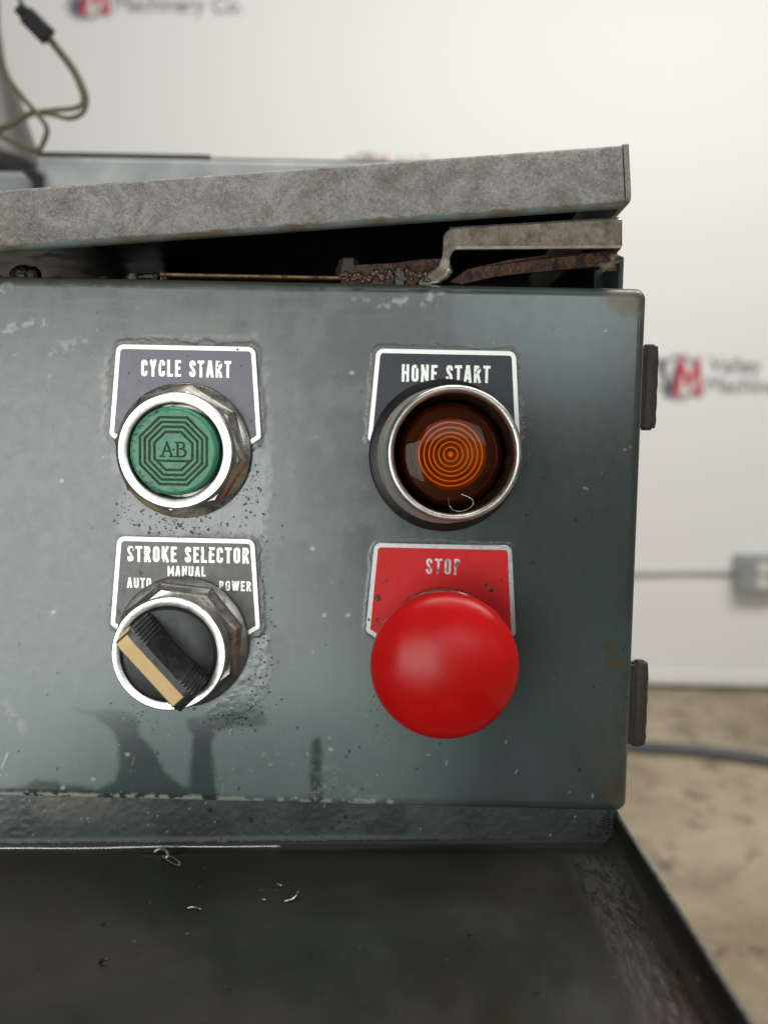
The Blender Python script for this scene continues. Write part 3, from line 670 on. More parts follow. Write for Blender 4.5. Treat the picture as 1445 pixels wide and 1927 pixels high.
# ================================================================== LETTERING
def arcpts(cx_, cy_, rx, ry, a0, a1, n=7):
    return [(cx_+rx*math.cos(math.radians(a0+(a1-a0)*k/(n-1))), cy_+ry*math.sin(math.radians(a0+(a1-a0)*k/(n-1)))) for k in range(n)]
t = .19; h = t/2
A1 = arcpts
G = {
 'C': (.40, [[(.31, .66)]+[(.31, .78)]+A1(.205, .79, .105, .115, 0, 180)[1:]+A1(.205, .21, .105, .115, 180, 360)+[(.31, .34)]]),
 'O': (.42, [A1(.21, .79, .115, .115, 0, 180)+A1(.21, .21, .115, .115, 180, 360)+[(.325, .79)]]),
 'Y': (.42, [[(.07, 1), (.21, .47)], [(.35, 1), (.21, .47)], [(.21, .52), (.21, 0)]]),
 'L': (.36, [[(h, 1), (h, h), (.36, h)]]),
 'E': (.36, [[(.36, 1-h), (h, 1-h), (h, h), (.36, h)], [(h, .52), (.32, .52)]]),
 'F': (.36, [[(.36, 1-h), (h, 1-h), (h, 0)], [(h, .52), (.32, .52)]]),
 'S': (.40, [[(.31, .68), (.31, .78)]+A1(.205, .79, .105, .115, 0, 180)[1:]+[(.105, .72), (.14, .6), (.27, .42), (.305, .3)]+A1(.205, .21, .105, .115, 0, -180)+[(.1, .33)]]),
 'T': (.40, [[(0, 1-h), (.40, 1-h)], [(.2, .95), (.2, 0)]]),
 'A': (.44, [[(.07, 0), (.2, 1)], [(.37, 0), (.24, 1)], [(.12, .27), (.32, .27)]]),
 'R': (.42, [[(h, 0), (h, 1-h), (.2, 1-h)]+A1(.2, .74, .115, .165, 85, -85)+[(h, .56)], [(.2, .55), (.35, 0)]]),
 'P': (.41, [[(h, 0), (h, 1-h), (.2, 1-h)]+A1(.2, .72, .115, .185, 85, -85)+[(h, .52)]]),
 'H': (.44, [[(h, 0), (h, 1)], [(.345, 0), (.345, 1)], [(h, .52), (.345, .52)]]),
 'N': (.46, [[(h, 0), (h, 1)], [(.365, 0), (.365, 1)], [(h, .93), (.365, .07)]]),
 'K': (.44, [[(h, 0), (h, 1)], [(.37, 1), (.14, .47)], [(.18, .58), (.38, 0)]]),
 'M': (.56, [[(h, 0), (h, 1)], [(.465, 0), (.465, 1)], [(h, .95), (.28, .25), (.465, .95)]]),
 'U': (.44, [[(h, 1), (h, .25)]+A1(.22, .21, .125, .115, 180, 360)+[(.345, 1)]]),
 'W': (.62, [[(.07, 1), (.18, .06)], [(.31, .95), (.2, .06)], [(.31, .95), (.42, .06)], [(.55, 1), (.44, .06)]]),
}
def word(mb, s, x0px, x1px, ytop, ybot, plate, Yf, y_slope=0.016, thin=1.0, w_=.86, clip=None):
    # pixel extents of the word on the door -> strokes on the plate face
    gap = .10; wd = sum((.26 if ch == ' ' else G[ch][0])+gap for ch in s)-gap
    a = P(x0px, ybot, Yf); c = P(x1px, ybot+(x1px-x0px)*y_slope, Yf); tp = P(x0px, ytop, Yf)
    ux = (c-a); Hh = (tp.z-a.z); L = Vector((ux.x, ux.z)); dirx = L/wd; upv = Vector((0, Hh))
    wst = t*thin*w_*Hh; x = 0; k = 0
    for ch in s:
        if ch == ' ': x += .26+gap; continue
        for st in G[ch][1]:
            pts = [Vector((a.x, a.z))+dirx*(x+q[0])+upv*q[1] for q in st]
            ribbon(mb, pts, wst, Yf-.00002-.000008*(k % 6)); k += 1
        x += G[ch][0]+gap

# ================================================================== DEVICES
YP = -.0009      # front of plates
def legend(key, border, fieldm, label, words, inkm, thin=1.0):
    tp = ptop[key]; outer = plate_poly(tp.x, tp.z); bw = 9*S
    m = MB(); m.prism(outer, YP, .0002, bev=.00018)
    pl = m.build('legend_plate', border, box); tag(pl, label)
    m = MB(); inner = inset(outer, bw); m.prism(inner, YP-.00006, YP+.0001); m.build('printed_field', fieldm, pl)
    if words:
        m = MB()
        for w in words: word(m, *w, tp, YP-.00008, thin=thin)
        m.build('lettering', inkm, pl, fix=False)
    return pl
legend('cycle', m_plate, m_field_v, 'black plate reading CYCLE START, its violet grey glare painted in', [('CYCLE START', 265, 435, 676, 708)], m_ink)
legend('hone', m_plate, m_field_b, 'blue black plate reading HONE START', [('HONE START', 755, 922, 685, 718)], m_ink)
legend('stroke', m_plate, m_field_g, 'brown grey plate reading STROKE SELECTOR with AUTO MANUAL POWER', [('STROKE SELECTOR', 239, 469, 1027, 1057), ('MANUAL', 315, 387, 1065, 1084), ('AUTO', 239, 285, 1087, 1106), ('POWER', 412, 473, 1093, 1112)], m_ink2)
legend('stop', m_plate_dull, m_field_r, 'red plate with silver border reading STOP', [('STOP', 800, 867, 1050, 1081)], m_ink_r, thin=.85)

def device(basepx, frontpx, h):
    B = P(*basepx, 0); Ft = P(*frontpx, -h); a = (Ft-B).normalized()
    u_ = Vector((1, 0, 0)); u_ = (u_-a*u_.dot(a)).normalized(); w_ = u_.cross(a).normalized()
    if w_.z < 0: w_ = -w_
    sc = (Ft-B).length/h
    def T(r, th, hh): return B+a*(hh*sc)+(u_*math.cos(th)+w_*math.sin(th))*r
    def Txy(x, y, hh): return B+a*(hh*sc)+u_*x+w_*y
    return B, T, Txy
k = .001
def octnut(T, R, h0, h1, rot, inner, mi=0):
    m = MB(); T8 = lambda r, th, hh: T(r, th+rot, hh)
    m.lathe([(R, h0), (R, h1-1.5*k)], T8, 8, 0, smooth=False, caps=False)
    m.lathe([(R, h1-1.5*k), (R*.91, h1-.1*k), (R*.90, h1), (inner, h1+.1*k)], T8, 8, 0, smooth=False, caps=False)
    return m

# ---- cycle start push button
B, T, Txy = device((348, 848), (329, 848.5), 11.3*k)
m = MB(); m.lathe([(13*k, 4*k), (15.2*k, 4*k), (15.4*k, 7*k), (16.2*k, 8.2*k), (16.5*k, 9.2*k), (16.5*k, 10.3*k), (16.2*k, 11.0*k), (15.8*k, 11.3*k)], T, 96, 0, caps=False)
m.lathe([(15.8*k, 11.3*k), (13.6*k, 11.45*k), (13.3*k, 11.2*k), (13.2*k, 10.6*k)], T, 96, 1, caps=False)
m.lathe([(13.2*k, 10.6*k), (13.1*k, 6*k)], T, 96, 2, caps=False)
pb = tag(m.build('push_button', [m_alu_d, m_alu, m_gunk], box), 'green flush push button in a bright metal bezel')
m = MB(); m.lathe([(12*k, .9*k), (19.3*k, .9*k), (19.6*k, 1.2*k), (19.6*k, 1.9*k), (19.3*k, 2.3*k), (14*k, 2.4*k)], T, 96, 0, caps=False); m.build('washer', m_nut, pb)
octnut(T, 19.0*k, 2.4*k, 7.0*k, math.radians(-8), 14*k).build('octagonal_nut', m_nut, pb, autosm=25)
# cap with recessed octagonal emblem
NR, NT = 150, 320
rr = np.concatenate([np.linspace(0, 11.2, NR-14), np.linspace(11.25, 12.35, 8), ]); rr = list(rr); hh = [13.0]*(NR-14)+[12.99, 12.97, 12.93, 12.85, 12.72, 12.5, 12.2, 11.7]
rr += [12.4, 12.4]; hh += [11.0, 7.0]
rr = np.array(rr); hh = np.array(hh); th = np.linspace(0, 2*PI, NT, endpoint=False)
RX = rr[:, None]*np.cos(th); RZ = rr[:, None]*np.sin(th)
q = RX*1.0; w = RZ*1.0; q2 = q-.08; w2 = w
octd = np.maximum(np.maximum(np.abs(q2), np.abs(w2)), (np.abs(q2)+np.abs(w2))/math.sqrt(2)*1.0)
gr = np.zeros(q.shape); gw = .21
for a_ in (9.25, 7.95, 6.65): gr = np.maximum(gr, 1-sst(gw, gw+.12, np.abs(octd-a_)))
inn = np.abs(octd-5.25); gr = np.maximum(gr, 1-sst(gw, gw+.12, inn))
gr = np.maximum(gr, (1-sst(.16, .3, np.abs(w2+2.75)))*(octd < 5.2))
s_ = .03664
def cap_(x0, y0, x1, y1, wd):
    ax_, ay = (x0-583)*s_, -(y0-915)*s_; bx_, by = (x1-583)*s_, -(y1-915)*s_
    dx, dy = bx_-ax_, by-ay; tt = np.clip(((q2-ax_)*dx+(w2-ay)*dy)/(dx*dx+dy*dy+1e-9), 0, 1)
    return 1-sst(wd*.5, wd*.5+.13, np.hypot(q2-ax_-tt*dx, w2-ay-tt*dy))
lt = [(498, 955, 533, 850, .16), (533, 850, 570, 955, .34), (512, 918, 556, 918, .15), (482, 957, 514, 957, .14), (553, 957, 586, 957, .14), (583, 905, 583.1, 905, .3),
      (615, 853, 615, 955, .36), (597, 850, 640, 850, .14), (597, 957, 645, 957, .14), (615, 898, 645, 898, .14)]
for i in range(8):
    a0 = -90+180*i/8; a1 = a0+22.5
    c_ = lambda a: (640+24*math.cos(math.radians(a)), 874+24*math.sin(math.radians(a))); d_ = lambda a: (645+30*math.cos(math.radians(a)), 928+29*math.sin(math.radians(a)))
    wd = .34 if 2 <= i <= 5 else .2
    lt.append((*c_(a0), *c_(a1), wd)); lt.append((*d_(a0), *d_(a1), wd))
for l in lt: gr = np.maximum(gr, cap_(*l))
dirtn = sst(.58, .64, fbm(q*10, w*10, 6, 4, 90))*sst(10.2, 11.2, np.hypot(q, w))*((q < -1)|(w < -4)) ; dirtn *= (q < 3)
dirt2 = sst(.66, .7, fbm(q*10, w*10, 5, 3, 95))*.35
H = np.repeat(hh[:, None], NT, 1)-gr*.32
vs = []
for i in range(len(rr)):
    for j in range(NT): vs.append(Txy(q[i, j]*k, w[i, j]*k, H[i, j]*k))
fs = [(i*NT+j, i*NT+(j+1) % NT, (i+1)*NT+(j+1) % NT, (i+1)*NT+j) for i in range(len(rr)-1) for j in range(NT)]
m = MB(); m.add(vs, fs); cap = m.build('button_cap', m_green, pb, fix=True)
at_ = cap.data.attributes.new('groove', 'FLOAT', 'POINT'); at_.data.foreach_set('value', np.clip(np.maximum(np.maximum(gr, dirtn), dirt2), 0, 1).reshape(-1))

# ---- stroke selector
B, T, Txy = device((346, 1206), (317, 1231.5), 18*k)
m = MB(); m.lathe([(12*k, 6*k), (14.2*k, 6*k), (14.4*k, 9.5*k), (15.2*k, 9.8*k), (15.3*k, 13*k), (15.0*k, 13.2*k), (15.0*k, 13.8*k), (15.5*k, 14.2*k), (15.75*k, 15*k), (15.85*k, 17.2*k), (15.7*k, 17.8*k), (15.45*k, 18*k)], T, 96, 0, caps=False)
m.lathe([(15.45*k, 18*k), (13.45*k, 18.1*k), (13.25*k, 17.9*k), (13.2*k, 14*k)], T, 96, 1, caps=False)
for i in range(26):      # grip notches on the barrel
    a_ = 2*PI*i/26; M_ = []
    for (r, hq) in ((15.35, 10.2), (15.35, 12.6)):
        for da in (-.05, .05): M_.append(T(r*k, a_+da, hq*k))
    for (r, hq) in ((14.9, 10.2), (14.9, 12.6)):
        for da in (-.05, .05): M_.append(T(r*k, a_+da, hq*k))
    m.add(M_, [(0,1,3,2), (0,2,6,4), (1,5,7,3), (2,3,7,6), (0,4,5,1)], 0, False)
ss = tag(m.build('selector_switch', [m_alu_d, m_alu], box), 'black selector knob turned toward AUTO in a bright metal bezel')
m = MB(); m.lathe([(12*k, .9*k), (19.1*k, .9*k), (19.4*k, 1.2*k), (19.4*k, 2.2*k), (19.0*k, 2.7*k), (13*k, 2.9*k)], T, 96, 0, caps=False); m.build('washer', m_alu_d, ss)
octnut(T, 18.6*k, 2.9*k, 7.2*k, math.radians(17), 13*k).build('octagonal_nut', m_nut, ss, autosm=25)
m = MB(); m.lathe([(13.05*k, 13*k), (13.05*k, 17.4*k), (12.8*k, 17.8*k), (12.2*k, 18.0*k), (6*k, 18.0*k), (0, 18.0*k)], T, 96, 0, caps=False); kn = m.build('knob_disc', m_black, ss)
# grip bar: local axis along direction ang
ang = math.radians(-47); ca, sa = math.cos(ang), math.sin(ang)
def KB(x, y, hq):
    f_ = (hq-17.9)/13.6; x = x+1.0*f_; y = y-1.3*f_; return Txy((x*ca-y*sa)*k, (x*sa+y*ca)*k, hq*k)
m = MB(); N = 56; HT = 31.0
def halfw(x, top):      # half width of bar along x
    e_ = max(0, abs(x)-10.5); w0 = 3.3-.55*max(0, 1-(x/6.5)**2) if abs(x) < 6.5 else 3.3
    rib = .16*math.sin((abs(x)-6.5)*2*PI/1.05) if 6.5 < abs(x) < 12 else 0
    base = w0+(0 if top else .9)+rib
    if e_ > 0: base -= .18*e_**2
    return base
vs = []; xs = np.linspace(-12.3, 12.3, 150)
topz = lambda x: HT-.06*max(0, abs(x)-9)**2
for x in xs:
    wt, wb = halfw(x, True), halfw(x, False)
    vs += [KB(x, -wb, 17.9), KB(x, -wt, topz(x)-.7), KB(x, -3.3+.45+(0 if abs(x) < 11 else .3), topz(x)), KB(x, 3.3-.45-(0 if abs(x) < 11 else .3), topz(x)), KB(x, wt, topz(x)-.7), KB(x, wb, 17.9)]
nn = len(xs); fs = [(i*6+j, (i+1)*6+j, (i+1)*6+j+1, i*6+j+1) for i in range(nn-1) for j in range(5)]
fs += [tuple(range(6)), tuple((nn-1)*6+j for j in range(6))[::-1]]
m.add(vs, fs, 0, True); gb = m.build('grip_bar', m_black, ss, autosm=30)
m = MB(); vs = []
xs2 = np.linspace(-12.9, 9.9, 40)
for x in xs2:
    z_ = topz(x)+.14 if x > -11.6 else topz(-11.6)+.14-(abs(x)-11.6)**2*3
    vs += [KB(x, -2.6, z_-.5), KB(x, -2.6, z_), KB(x, 1.0, z_), KB(x, 1.0, z_-.5)]
nn = len(xs2); fs = [(i*4+j, (i+1)*4+j, (i+1)*4+j+1, i*4+j+1) for i in range(nn-1) for j in range(3)]+[(0,1,2,3), tuple((nn-1)*4+j for j in range(4))[::-1]]
m.add(vs, fs, 0, True); m.build('pointer_inlay', m_cream, ss, autosm=30)

# ---- hone start pilot light
B, T, Txy = device((836, 857), (856, 853), 22*k)
m = MB(); m.lathe([(10*k, .95*k), (21.9*k, .95*k), (22.1*k, 1.3*k), (22.0*k, 1.8*k), (21.7*k, 2.2*k), (14*k, 2.4*k)], T, 110, 0, caps=False)
m.build('rubber_gasket', m_gasket, box)
m = MB(); m.lathe([(14*k, 2.5*k), (19.7*k, 2.5*k), (19.6*k, 3.4*k), (19.2*k, 4.0*k), (19.3*k, 4.6*k), (18.9*k, 6.5*k), (18.4*k, 10*k), (18.3*k, 14*k)], T, 110, 2, caps=False)
m.lathe([(18.3*k, 14*k), (18.25*k, 19*k), (18.3*k, 20.6*k), (18.1*k, 21.4*k), (17.6*k, 21.9*k), (17.1*k, 22*k), (16.6*k, 21.8*k), (16.25*k, 21.2*k), (16.1*k, 20.4*k)], T, 110, 0, caps=False)
m.lathe([(16.1*k, 20.4*k), (16.0*k, 14*k), (16.1*k, 8*k), (10*k, 7.5*k)], T, 110, 1, caps=False)
m_barrel = pbr('dull_scuffed_barrel', (.42, .40, .36), (.62, .60, .55), 300, (.45, .6), metal=.4, dirt=(.10, .09, .07), dscale=600, dthr=(.58, .72), bs_=.4, bscale=900)
m_guardin = pbr('grimy_amber_lit_guard', (.06, .035, .025), (.16, .10, .075), 300, (.2, .4), metal=.7, dirt=(.015, .01, .008), dscale=350, dthr=(.45, .65))  # grimy metal, the lens's amber reflection put into its brown
pi_ = tag(m.build('pilot_light', [m_alu_d, m_guardin, m_barrel], box), 'amber domed indicator light inside a tall metal guard ring')
m = MB(); prof = [(15.1*k, 7.6*k), (15.1*k, 14.2*k)]
for a_ in np.linspace(4, 90, 26): prof.append((15.0*k*math.cos(math.radians(a_))**.62, 14.6*k+3.4*k*math.sin(math.radians(a_))))
m.lathe(prof, T, 96, 0, caps=False); lens = m.build('amber_lens', m_amber, pi_)
m = MB(); m.lathe([(14.8*k, 8*k), (14.7*k, 12*k), (13.9*k, 14.1*k), (12.6*k, 14.5*k), (11.0*k, 14.65*k), (9.9*k, 14.6*k)], T, 96, 0, caps=False); m.build('lens_bowl', m_lensin, pi_)
m = MB(); prof = [(9.9*k, 13.0*k)]
r_ = 9.2
m.lathe([(9.9*k, 14.6*k), (9.4*k, 13.9*k), (0.001*k, 13.9*k)], T, 96, 0, caps=False)
for r0 in (8.75, 7.4, 6.0, 4.75, 3.35, 1.95):
    m.lathe([((r0-.24)*k, 13.9*k), ((r0-.13)*k, 14.3*k), (r0*k, 14.4*k), ((r0+.13)*k, 14.3*k), ((r0+.24)*k, 13.9*k)], T, 96, 1, caps=False)
m.lathe([(.8*k, 13.92*k), (.6*k, 14.2*k), (.3*k, 14.4*k), (0.0, 14.42*k)], T, 32, 1, caps=False)
m.build('fresnel_rings', [m_lensfloor, m_lensring], pi_, fix=True)

# ---- stop mushroom
B, T, Txy = device((832, 1217), (836, 1253), 22.8*k)
m = MB(); prof = [(7*k, 6*k), (7*k, 18.5*k), (17*k, 19.6*k), (19.3*k, 20.6*k), (19.9*k, 21.6*k), (19.97*k, 22.4*k)]
for a_ in np.linspace(6, 90, 30):
    prof.append((20.0*k*math.cos(math.radians(a_))**1.0, 22.2*k+9.6*k*math.sin(math.radians(a_))))
m.lathe(prof, T, 128, 0, caps=False)
mu = tag(m.build('mushroom_button', m_red, box), 'large domed red mushroom stop button')
m = MB(); m.lathe([(8*k, .95*k), (17.6*k, .95*k), (17.9*k, 1.4*k), (17.7*k, 3.6*k), (17.2*k, 4.2*k), (15.5*k, 4.3*k), (15*k, 7*k), (12*k, 8*k), (7*k, 8.2*k)], T, 96, 0, caps=False); m.build('retaining_nut', m_nut, mu)

# ---- oil drops and dry flakes stuck on the door
RD = random.Random(11); drops = MB()
def drop_at(x, y, r, wet=True):
    p_ = P(x, y, -.00002); drops.dome(p_, r*S, r*S*(.5 if wet else .35), 8, RD.uniform(.7, 1), RD.uniform(0, PI), 0 if wet else 1)
def scatter(n, fn, rmin, rmax, wet=.85):
    for _ in range(n):
        x, y = fn(); drop_at(x, y, rmin+(rmax-rmin)*RD.random()**3, RD.random() < wet)
scatter(170, lambda: (RD.gauss(350, 55), RD.gauss(990, 14)), 1, 3.8)
scatter(120, lambda: (RD.gauss(478, 18), RD.gauss(920, 28)), .9, 3.2)
scatter(100, lambda: (RD.uniform(468, 512), RD.uniform(1190, 1345)), .8, 3.2)
scatter(160, lambda: (RD.gauss(440, 40), RD.gauss(1350, 16)), .8, 3.4, .9)
scatter(50, lambda: (RD.gauss(270, 30), RD.gauss(1345, 14)), .8, 2.6)
scatter(60, lambda: (RD.gauss(497, 8), RD.uniform(1010, 1200)), .9, 2.8)
scatter(40, lambda: (RD.gauss(245, 18), RD.gauss(965, 20)), .9, 3)
scatter(45, lambda: (RD.uniform(190, 700), RD.uniform(1360, 1500)), .6, 1.8, .3)
scatter(40, lambda: (RD.uniform(690, 735), RD.uniform(1310, 1400)), .8, 2, .5)
scatter(40, lambda: (RD.uniform(580, 720), RD.uniform(1455, 1510)), .7, 2.2, .1)
scatter(45, lambda: (RD.uniform(0, 1180), RD.uniform(560, 1490)), .6, 1.5, .6)
scatter(50, lambda: (RD.uniform(706, 972), RD.gauss(650, 4)), .6, 1.6, .3)
d_ = drops.build('oil_droplets', [m_oil, m_grit], box); d_['kind'] = 'stuff'
# specks of dark oil on plates and bezels
sp = MB()
for _ in range(120):
    x, y = RD.uniform(215, 485), RD.choice([RD.uniform(1012, 1100), RD.uniform(655, 800)]); r = .5+1.7*RD.random()**4
    sp.dome(P(x, y, YP-.00012), r*S, r*S*.4, 7, 1, 0, 0)
for _ in range(70):
    x, y = RD.gauss(722, 14), RD.gauss(1172, 10); r = .6+2.2*RD.random()**2
    sp.dome(P(x, y, YP-.00012), r*S, r*S*.25, 7, RD.uniform(.4, 1), RD.uniform(0, 3), 0)
for (x, y, r) in ((709, 1123, 6), (712, 1127, 5), (727, 1093, 2.4), (721, 1098, 2), (914, 1100, 4), (925, 1110, 5), (943, 1093, 2.4)):
    sp.dome(P(x, y, YP-.00012), r*S, r*S*.1, 9, .8, .8, 0)
sp_ = sp.build('plate_specks', pbr('dark_brown_speck', (.03, .018, .012), (.06, .04, .03), 300, (.3, .5)), box); sp_['kind'] = 'stuff'

# ================================================================== LID
YL = -.006
A = P(0, 470, YL); Bp = P(1190, 385, YL); angl = math.atan2(Bp.z-A.z, Bp.x-A.x)
Lh = (P(1186, 272, YL)-P(1186, 388, YL)).length*.99
Ml = Matrix.Identity(4)
def place_lid(o):
    o.location = Bp-WORLD[lid.name]; o.rotation_euler = (0, -angl, 0)
    return o
lid = empty('metal_cover', (Bp.x-.1, .05, Bp.z), 'dull grey bare metal cover resting tilted above the control box', 'metal cover')
Lx = -.262; Ld = .17; th_ = .0013
def sweep(mb, prof, x0, x1, nseg, mi=0):
    vs = []; xs = np.linspace(x0, x1, nseg+1); n = len(prof)
    for x in xs:
        for (y, z) in prof: vs.append(Ml @ Vector((x, y, z)))
    fs = [(i*n+j, i*n+(j+1) % n, (i+1)*n+(j+1) % n, (i+1)*n+j) for i in range(nseg) for j in range(n)]
    fs += [tuple(range(n)), tuple(nseg*n+j for j in range(n))[::-1]]
    mb.add(vs, fs, mi, True)
r1 = .0017; r0 = .0009
outer = [(y, z) for y, z in [(r0-r0*math.sin(a), Lh-r0+r0*math.cos(a)) for a in np.linspace(0, PI/2, 5)]]+[(r1-r1*math.cos(a), r1-r1*math.sin(a)) for a in np.linspace(0, PI/2, 8)]+[(.0030, 0)]
innr = [(.0030, th_)]+[(r1-(r1-th_)*math.cos(a), r1-(r1-th_)*math.sin(a)) for a in np.linspace(PI/2, 0, 6)]+[(th_, Lh-th_-.0002), (.0026, Lh-th_-.0002), (.0026, Lh)]
m = MB(); sweep(m, outer+innr, Lx, -.0021, 60); place_lid(m.build('front_flange', m_lid, lid, origin=(0, 0, 0), autosm=40))
m = MB(); m.box(Lx, -.0021, .0027, Ld, Lh-th_-.0002, Lh, 0, .0003, Ml); place_lid(m.build('top_sheet', m_lid, lid, origin=(0, 0, 0)))
m = MB(); m.box(Lx, -.0025, .0034, Ld-.001, Lh-th_-.0012, Lh-th_-.0004, 0, 0, Ml); m.box(Lx, -.0025, .0018, .0024, .0025, Lh-th_-.0014, 0, 0, Ml); place_lid(m.build('dark_underside', m_inner, lid, origin=(0, 0, 0)))  # added dark sheets put the shade under the cover into colour
# right side flange with rounded lower edge and its folded seam
m = MB()
pr = roundpoly([(.0000, .0012), (Ld, .0012), (Ld, Lh+.0003), (.0000, Lh+.0003)], [.0022, .001, .001, .0006], 6)
vs = [Ml @ Vector((x, y, z)) for x in (-.0017, -.0002) for y, z in pr]; n = len(pr)
m.add(vs, [tuple(range(n))[::-1], tuple(n+j for j in range(n))]+[(j, (j+1) % n, n+(j+1) % n, n+j) for j in range(n)], 0, False)
place_lid(m.build('side_flange', m_lid, lid, origin=(0, 0, 0)))
m = MB(); m.box(-.0021, -.0012, .0022, .012, .002, Lh-.001, 0, 0, Ml); place_lid(m.build('corner_seam', m_dark, lid, origin=(0, 0, 0)))

# ================================================================== LEVER between lid and box
lv = empty('latch_lever', P(1000, 520, .006), 'bent strap steel lever with oily brown arm sticking out between lid and box', 'lever')
Yv = -.001
# handle: strap bent into an open loop, seen from below
m = MB(); Hs = P(900, 420, Yv).z-P(900, 470, Yv).z; zt = P(1000, 418, Yv).z
pth = [P(1168, 412, Yv+.030), P(1171, 409, Yv+.014), P(1172, 410, Yv+.004)]
def zup(px_): return 468-(px_-850)*.008
def ztp(px_): return 427-(px_-850)*.058
top = []; bot = []
path = []
for a_ in np.linspace(0, 90, 6):         # right corner wrapping to the back
    path.append((1169+5*math.cos(math.radians(a_)), .0035-.0035*math.sin(math.radians(a_))))
path = [(1174, .030), (1174, .012)]+path+[(xx, 0) for xx in np.linspace(1150, 862, 14)]
for (x, dy) in path:
    top.append(P(x, ztp(x), Yv)+Vector((0, dy, 0))); bot.append(P(x, zup(x), Yv)+Vector((0, dy, 0)))
# left corner curls down
for a_ in np.linspace(8, 90, 9):
    ar = math.radians(a_)
    top.append(P(862-28*math.sin(ar), ztp(862)+22*(1-math.cos(ar)), Yv)); bot.append(P(862-12*math.sin(ar)-3, zup(862)+22*(1-math.cos(ar)), Yv)+Vector((0, .0, 0)))
top += [P(833, 468, Yv), P(831, 480, Yv), P(824, 498, Yv+.001), P(806, 516, Yv+.003), P(786, 524, Yv+.005)]
bot += [P(848, 498, Yv), P(846, 508, Yv), P(838, 520, Yv+.001), P(820, 532, Yv+.003), P(790, 540, Yv+.005)]
n = len(top); tk = Vector((0, .0016, 0)); vs = []
for i in range(n):
    # inward direction for thickness
    j0, j1 = max(0, i-1), min(n-1, i+1); tg = (top[j1]-top[j0]); tg.z = 0
    nrm = Vector((-tg.y, tg.x, 0)); nrm = nrm.normalized() if nrm.length > 1e-6 else Vector((0, 1, 0))
    if nrm.y < 0 or (abs(nrm.y) < .2 and nrm.x > 0): nrm = -nrm
    e_ = (top[i]-bot[i]).normalized()*.0005
    vs += [top[i]+nrm*.0004, top[i]-e_, bot[i]+e_*1.4, bot[i]+nrm*.0004, bot[i]+nrm*.0016, top[i]+nrm*.0016]
fs = []; mi_ = []
for i in range(n-1):
    for j in range(6): fs.append((i*6+j, i*6+(j+1) % 6, (i+1)*6+(j+1) % 6, (i+1)*6+j)); mi_.append(1 if j in (0, 2) else 0)
fs += [tuple(range(6)), tuple((n-1)*6+j for j in range(6))[::-1]]; mi_ += [0, 0]
m.add(vs, fs, 0, True); m.m = mi_; m.build('handle_strap', [m_handle, m_handedge], lv, autosm=35)
# roof of the handle (its top sheet going back), brown inner leaf below
m = MB(); a = P(846, 427, Yv+.0018); c = P(1166, 408, Yv+.0018)
vs = []
for (x0, z0) in ((a.x, a.z), (c.x, c.z)):
    for (dy, dz) in ((0, -.0005), (.028, -.0005), (.028, .0006), (0, .0006)): vs.append((x0, Yv+.0018+dy, z0+dz-.0006))
m.add(vs, [(0,1,2,3), (7,6,5,4), (0,4,5,1), (1,5,6,2), (2,6,7,3), (3,7,4,0)], 0, False); m.build('handle_web', m_gunk, lv)
m = MB(); lf = [(846, 530, .004), (880, 506, .004), (960, 488, .005), (1060, 476, .006), (1130, 470, .006), (1160, 470, .005), (1165, 490, .004), (1150, 504, .004), (1128, 500, .004), (1080, 506, .005), (1000, 512, .005), (930, 520, .005), (870, 534, .004)]
n = len(lf); fr1 = [P(x, y, y_) for x, y, y_ in lf]; bk = [p_+Vector((0, .0012, 0)) for p_ in fr1]
m.add(fr1+bk, [tuple(range(n)), tuple(range(n, 2*n))[::-1]]+[(j, (j+1) % n, n+(j+1) % n, n+j) for j in range(n)], 0, False); m.build('inner_leaf', m_rust, lv)
m = MB(); m.tube([P(1150, 480, .003), P(1160, 488, .0015), P(1155, 500, .001), P(1140, 502, .002), P(1128, 496, .003)], [.0012, .0016, .0016, .0013, .0008], 10); m.build('strap_tip', m_handle, lv)
# arm, boss, bolts
m = MB(); a = P(300, 512, .004); c = P(668, 526, .004); m.box(a.x, c.x, .004, .012, c.z, a.z, 0, .0003); m.build('arm', m_brass, lv)
m = MB(); a = P(640, 494, .003); c = P(700, 540, .003)
pts = [P(x, y, .003) for x, y in ((642, 545), (642, 516), (655, 500), (690, 497), (740, 495), (790, 488), (830, 486), (832, 500), (815, 512), (790, 522), (775, 545))]
n = len(pts); bk = [p_+Vector((0, .012, 0)) for p_ in pts]
m.add(pts+bk, [tuple(range(n)), tuple(range(n, 2*n))[::-1]]+[(j, (j+1) % n, n+(j+1) % n, n+j) for j in range(n)], 0, False); m.build('boss', m_rust, lv)
m = MB()
for _ in range(170):
    x = RD.uniform(640, 842); y = RD.gauss(518, 6) if x > 700 else RD.gauss(522, 4); rr__ = 1.5+6*RD.random()**2
    m.dome(P(x, y, .0028), rr__*S, rr__*S*.6, 8, RD.uniform(.5, 1), RD.uniform(0, 3))
m.build('oily_residue', m_gunk2, lv)['kind'] = 'stuff'
def bolt(px_, py_, Y, r, hgt, mt, par, name='bolt'):
    c = P(px_, py_, Y); mb = MB()
    TT = lambda rr_, tt_, h_: Vector((c.x+rr_*math.cos(tt_), c.y+rr_*math.sin(tt_), c.z+h_))
    mb.lathe([(r*1.25, -.004), (r*1.25, -.0006), (r, -.0005), (r, hgt*.8), (r*.8, hgt), (0, hgt)], TT, 6, 0, smooth=False, caps=False)
    return mb.build(name, mt, par)
bolt(656, 499, .006, .0030, .0018, m_hinge, lv)
bolt(752, 512, .004, .0020, .0010, m_gunk, lv)
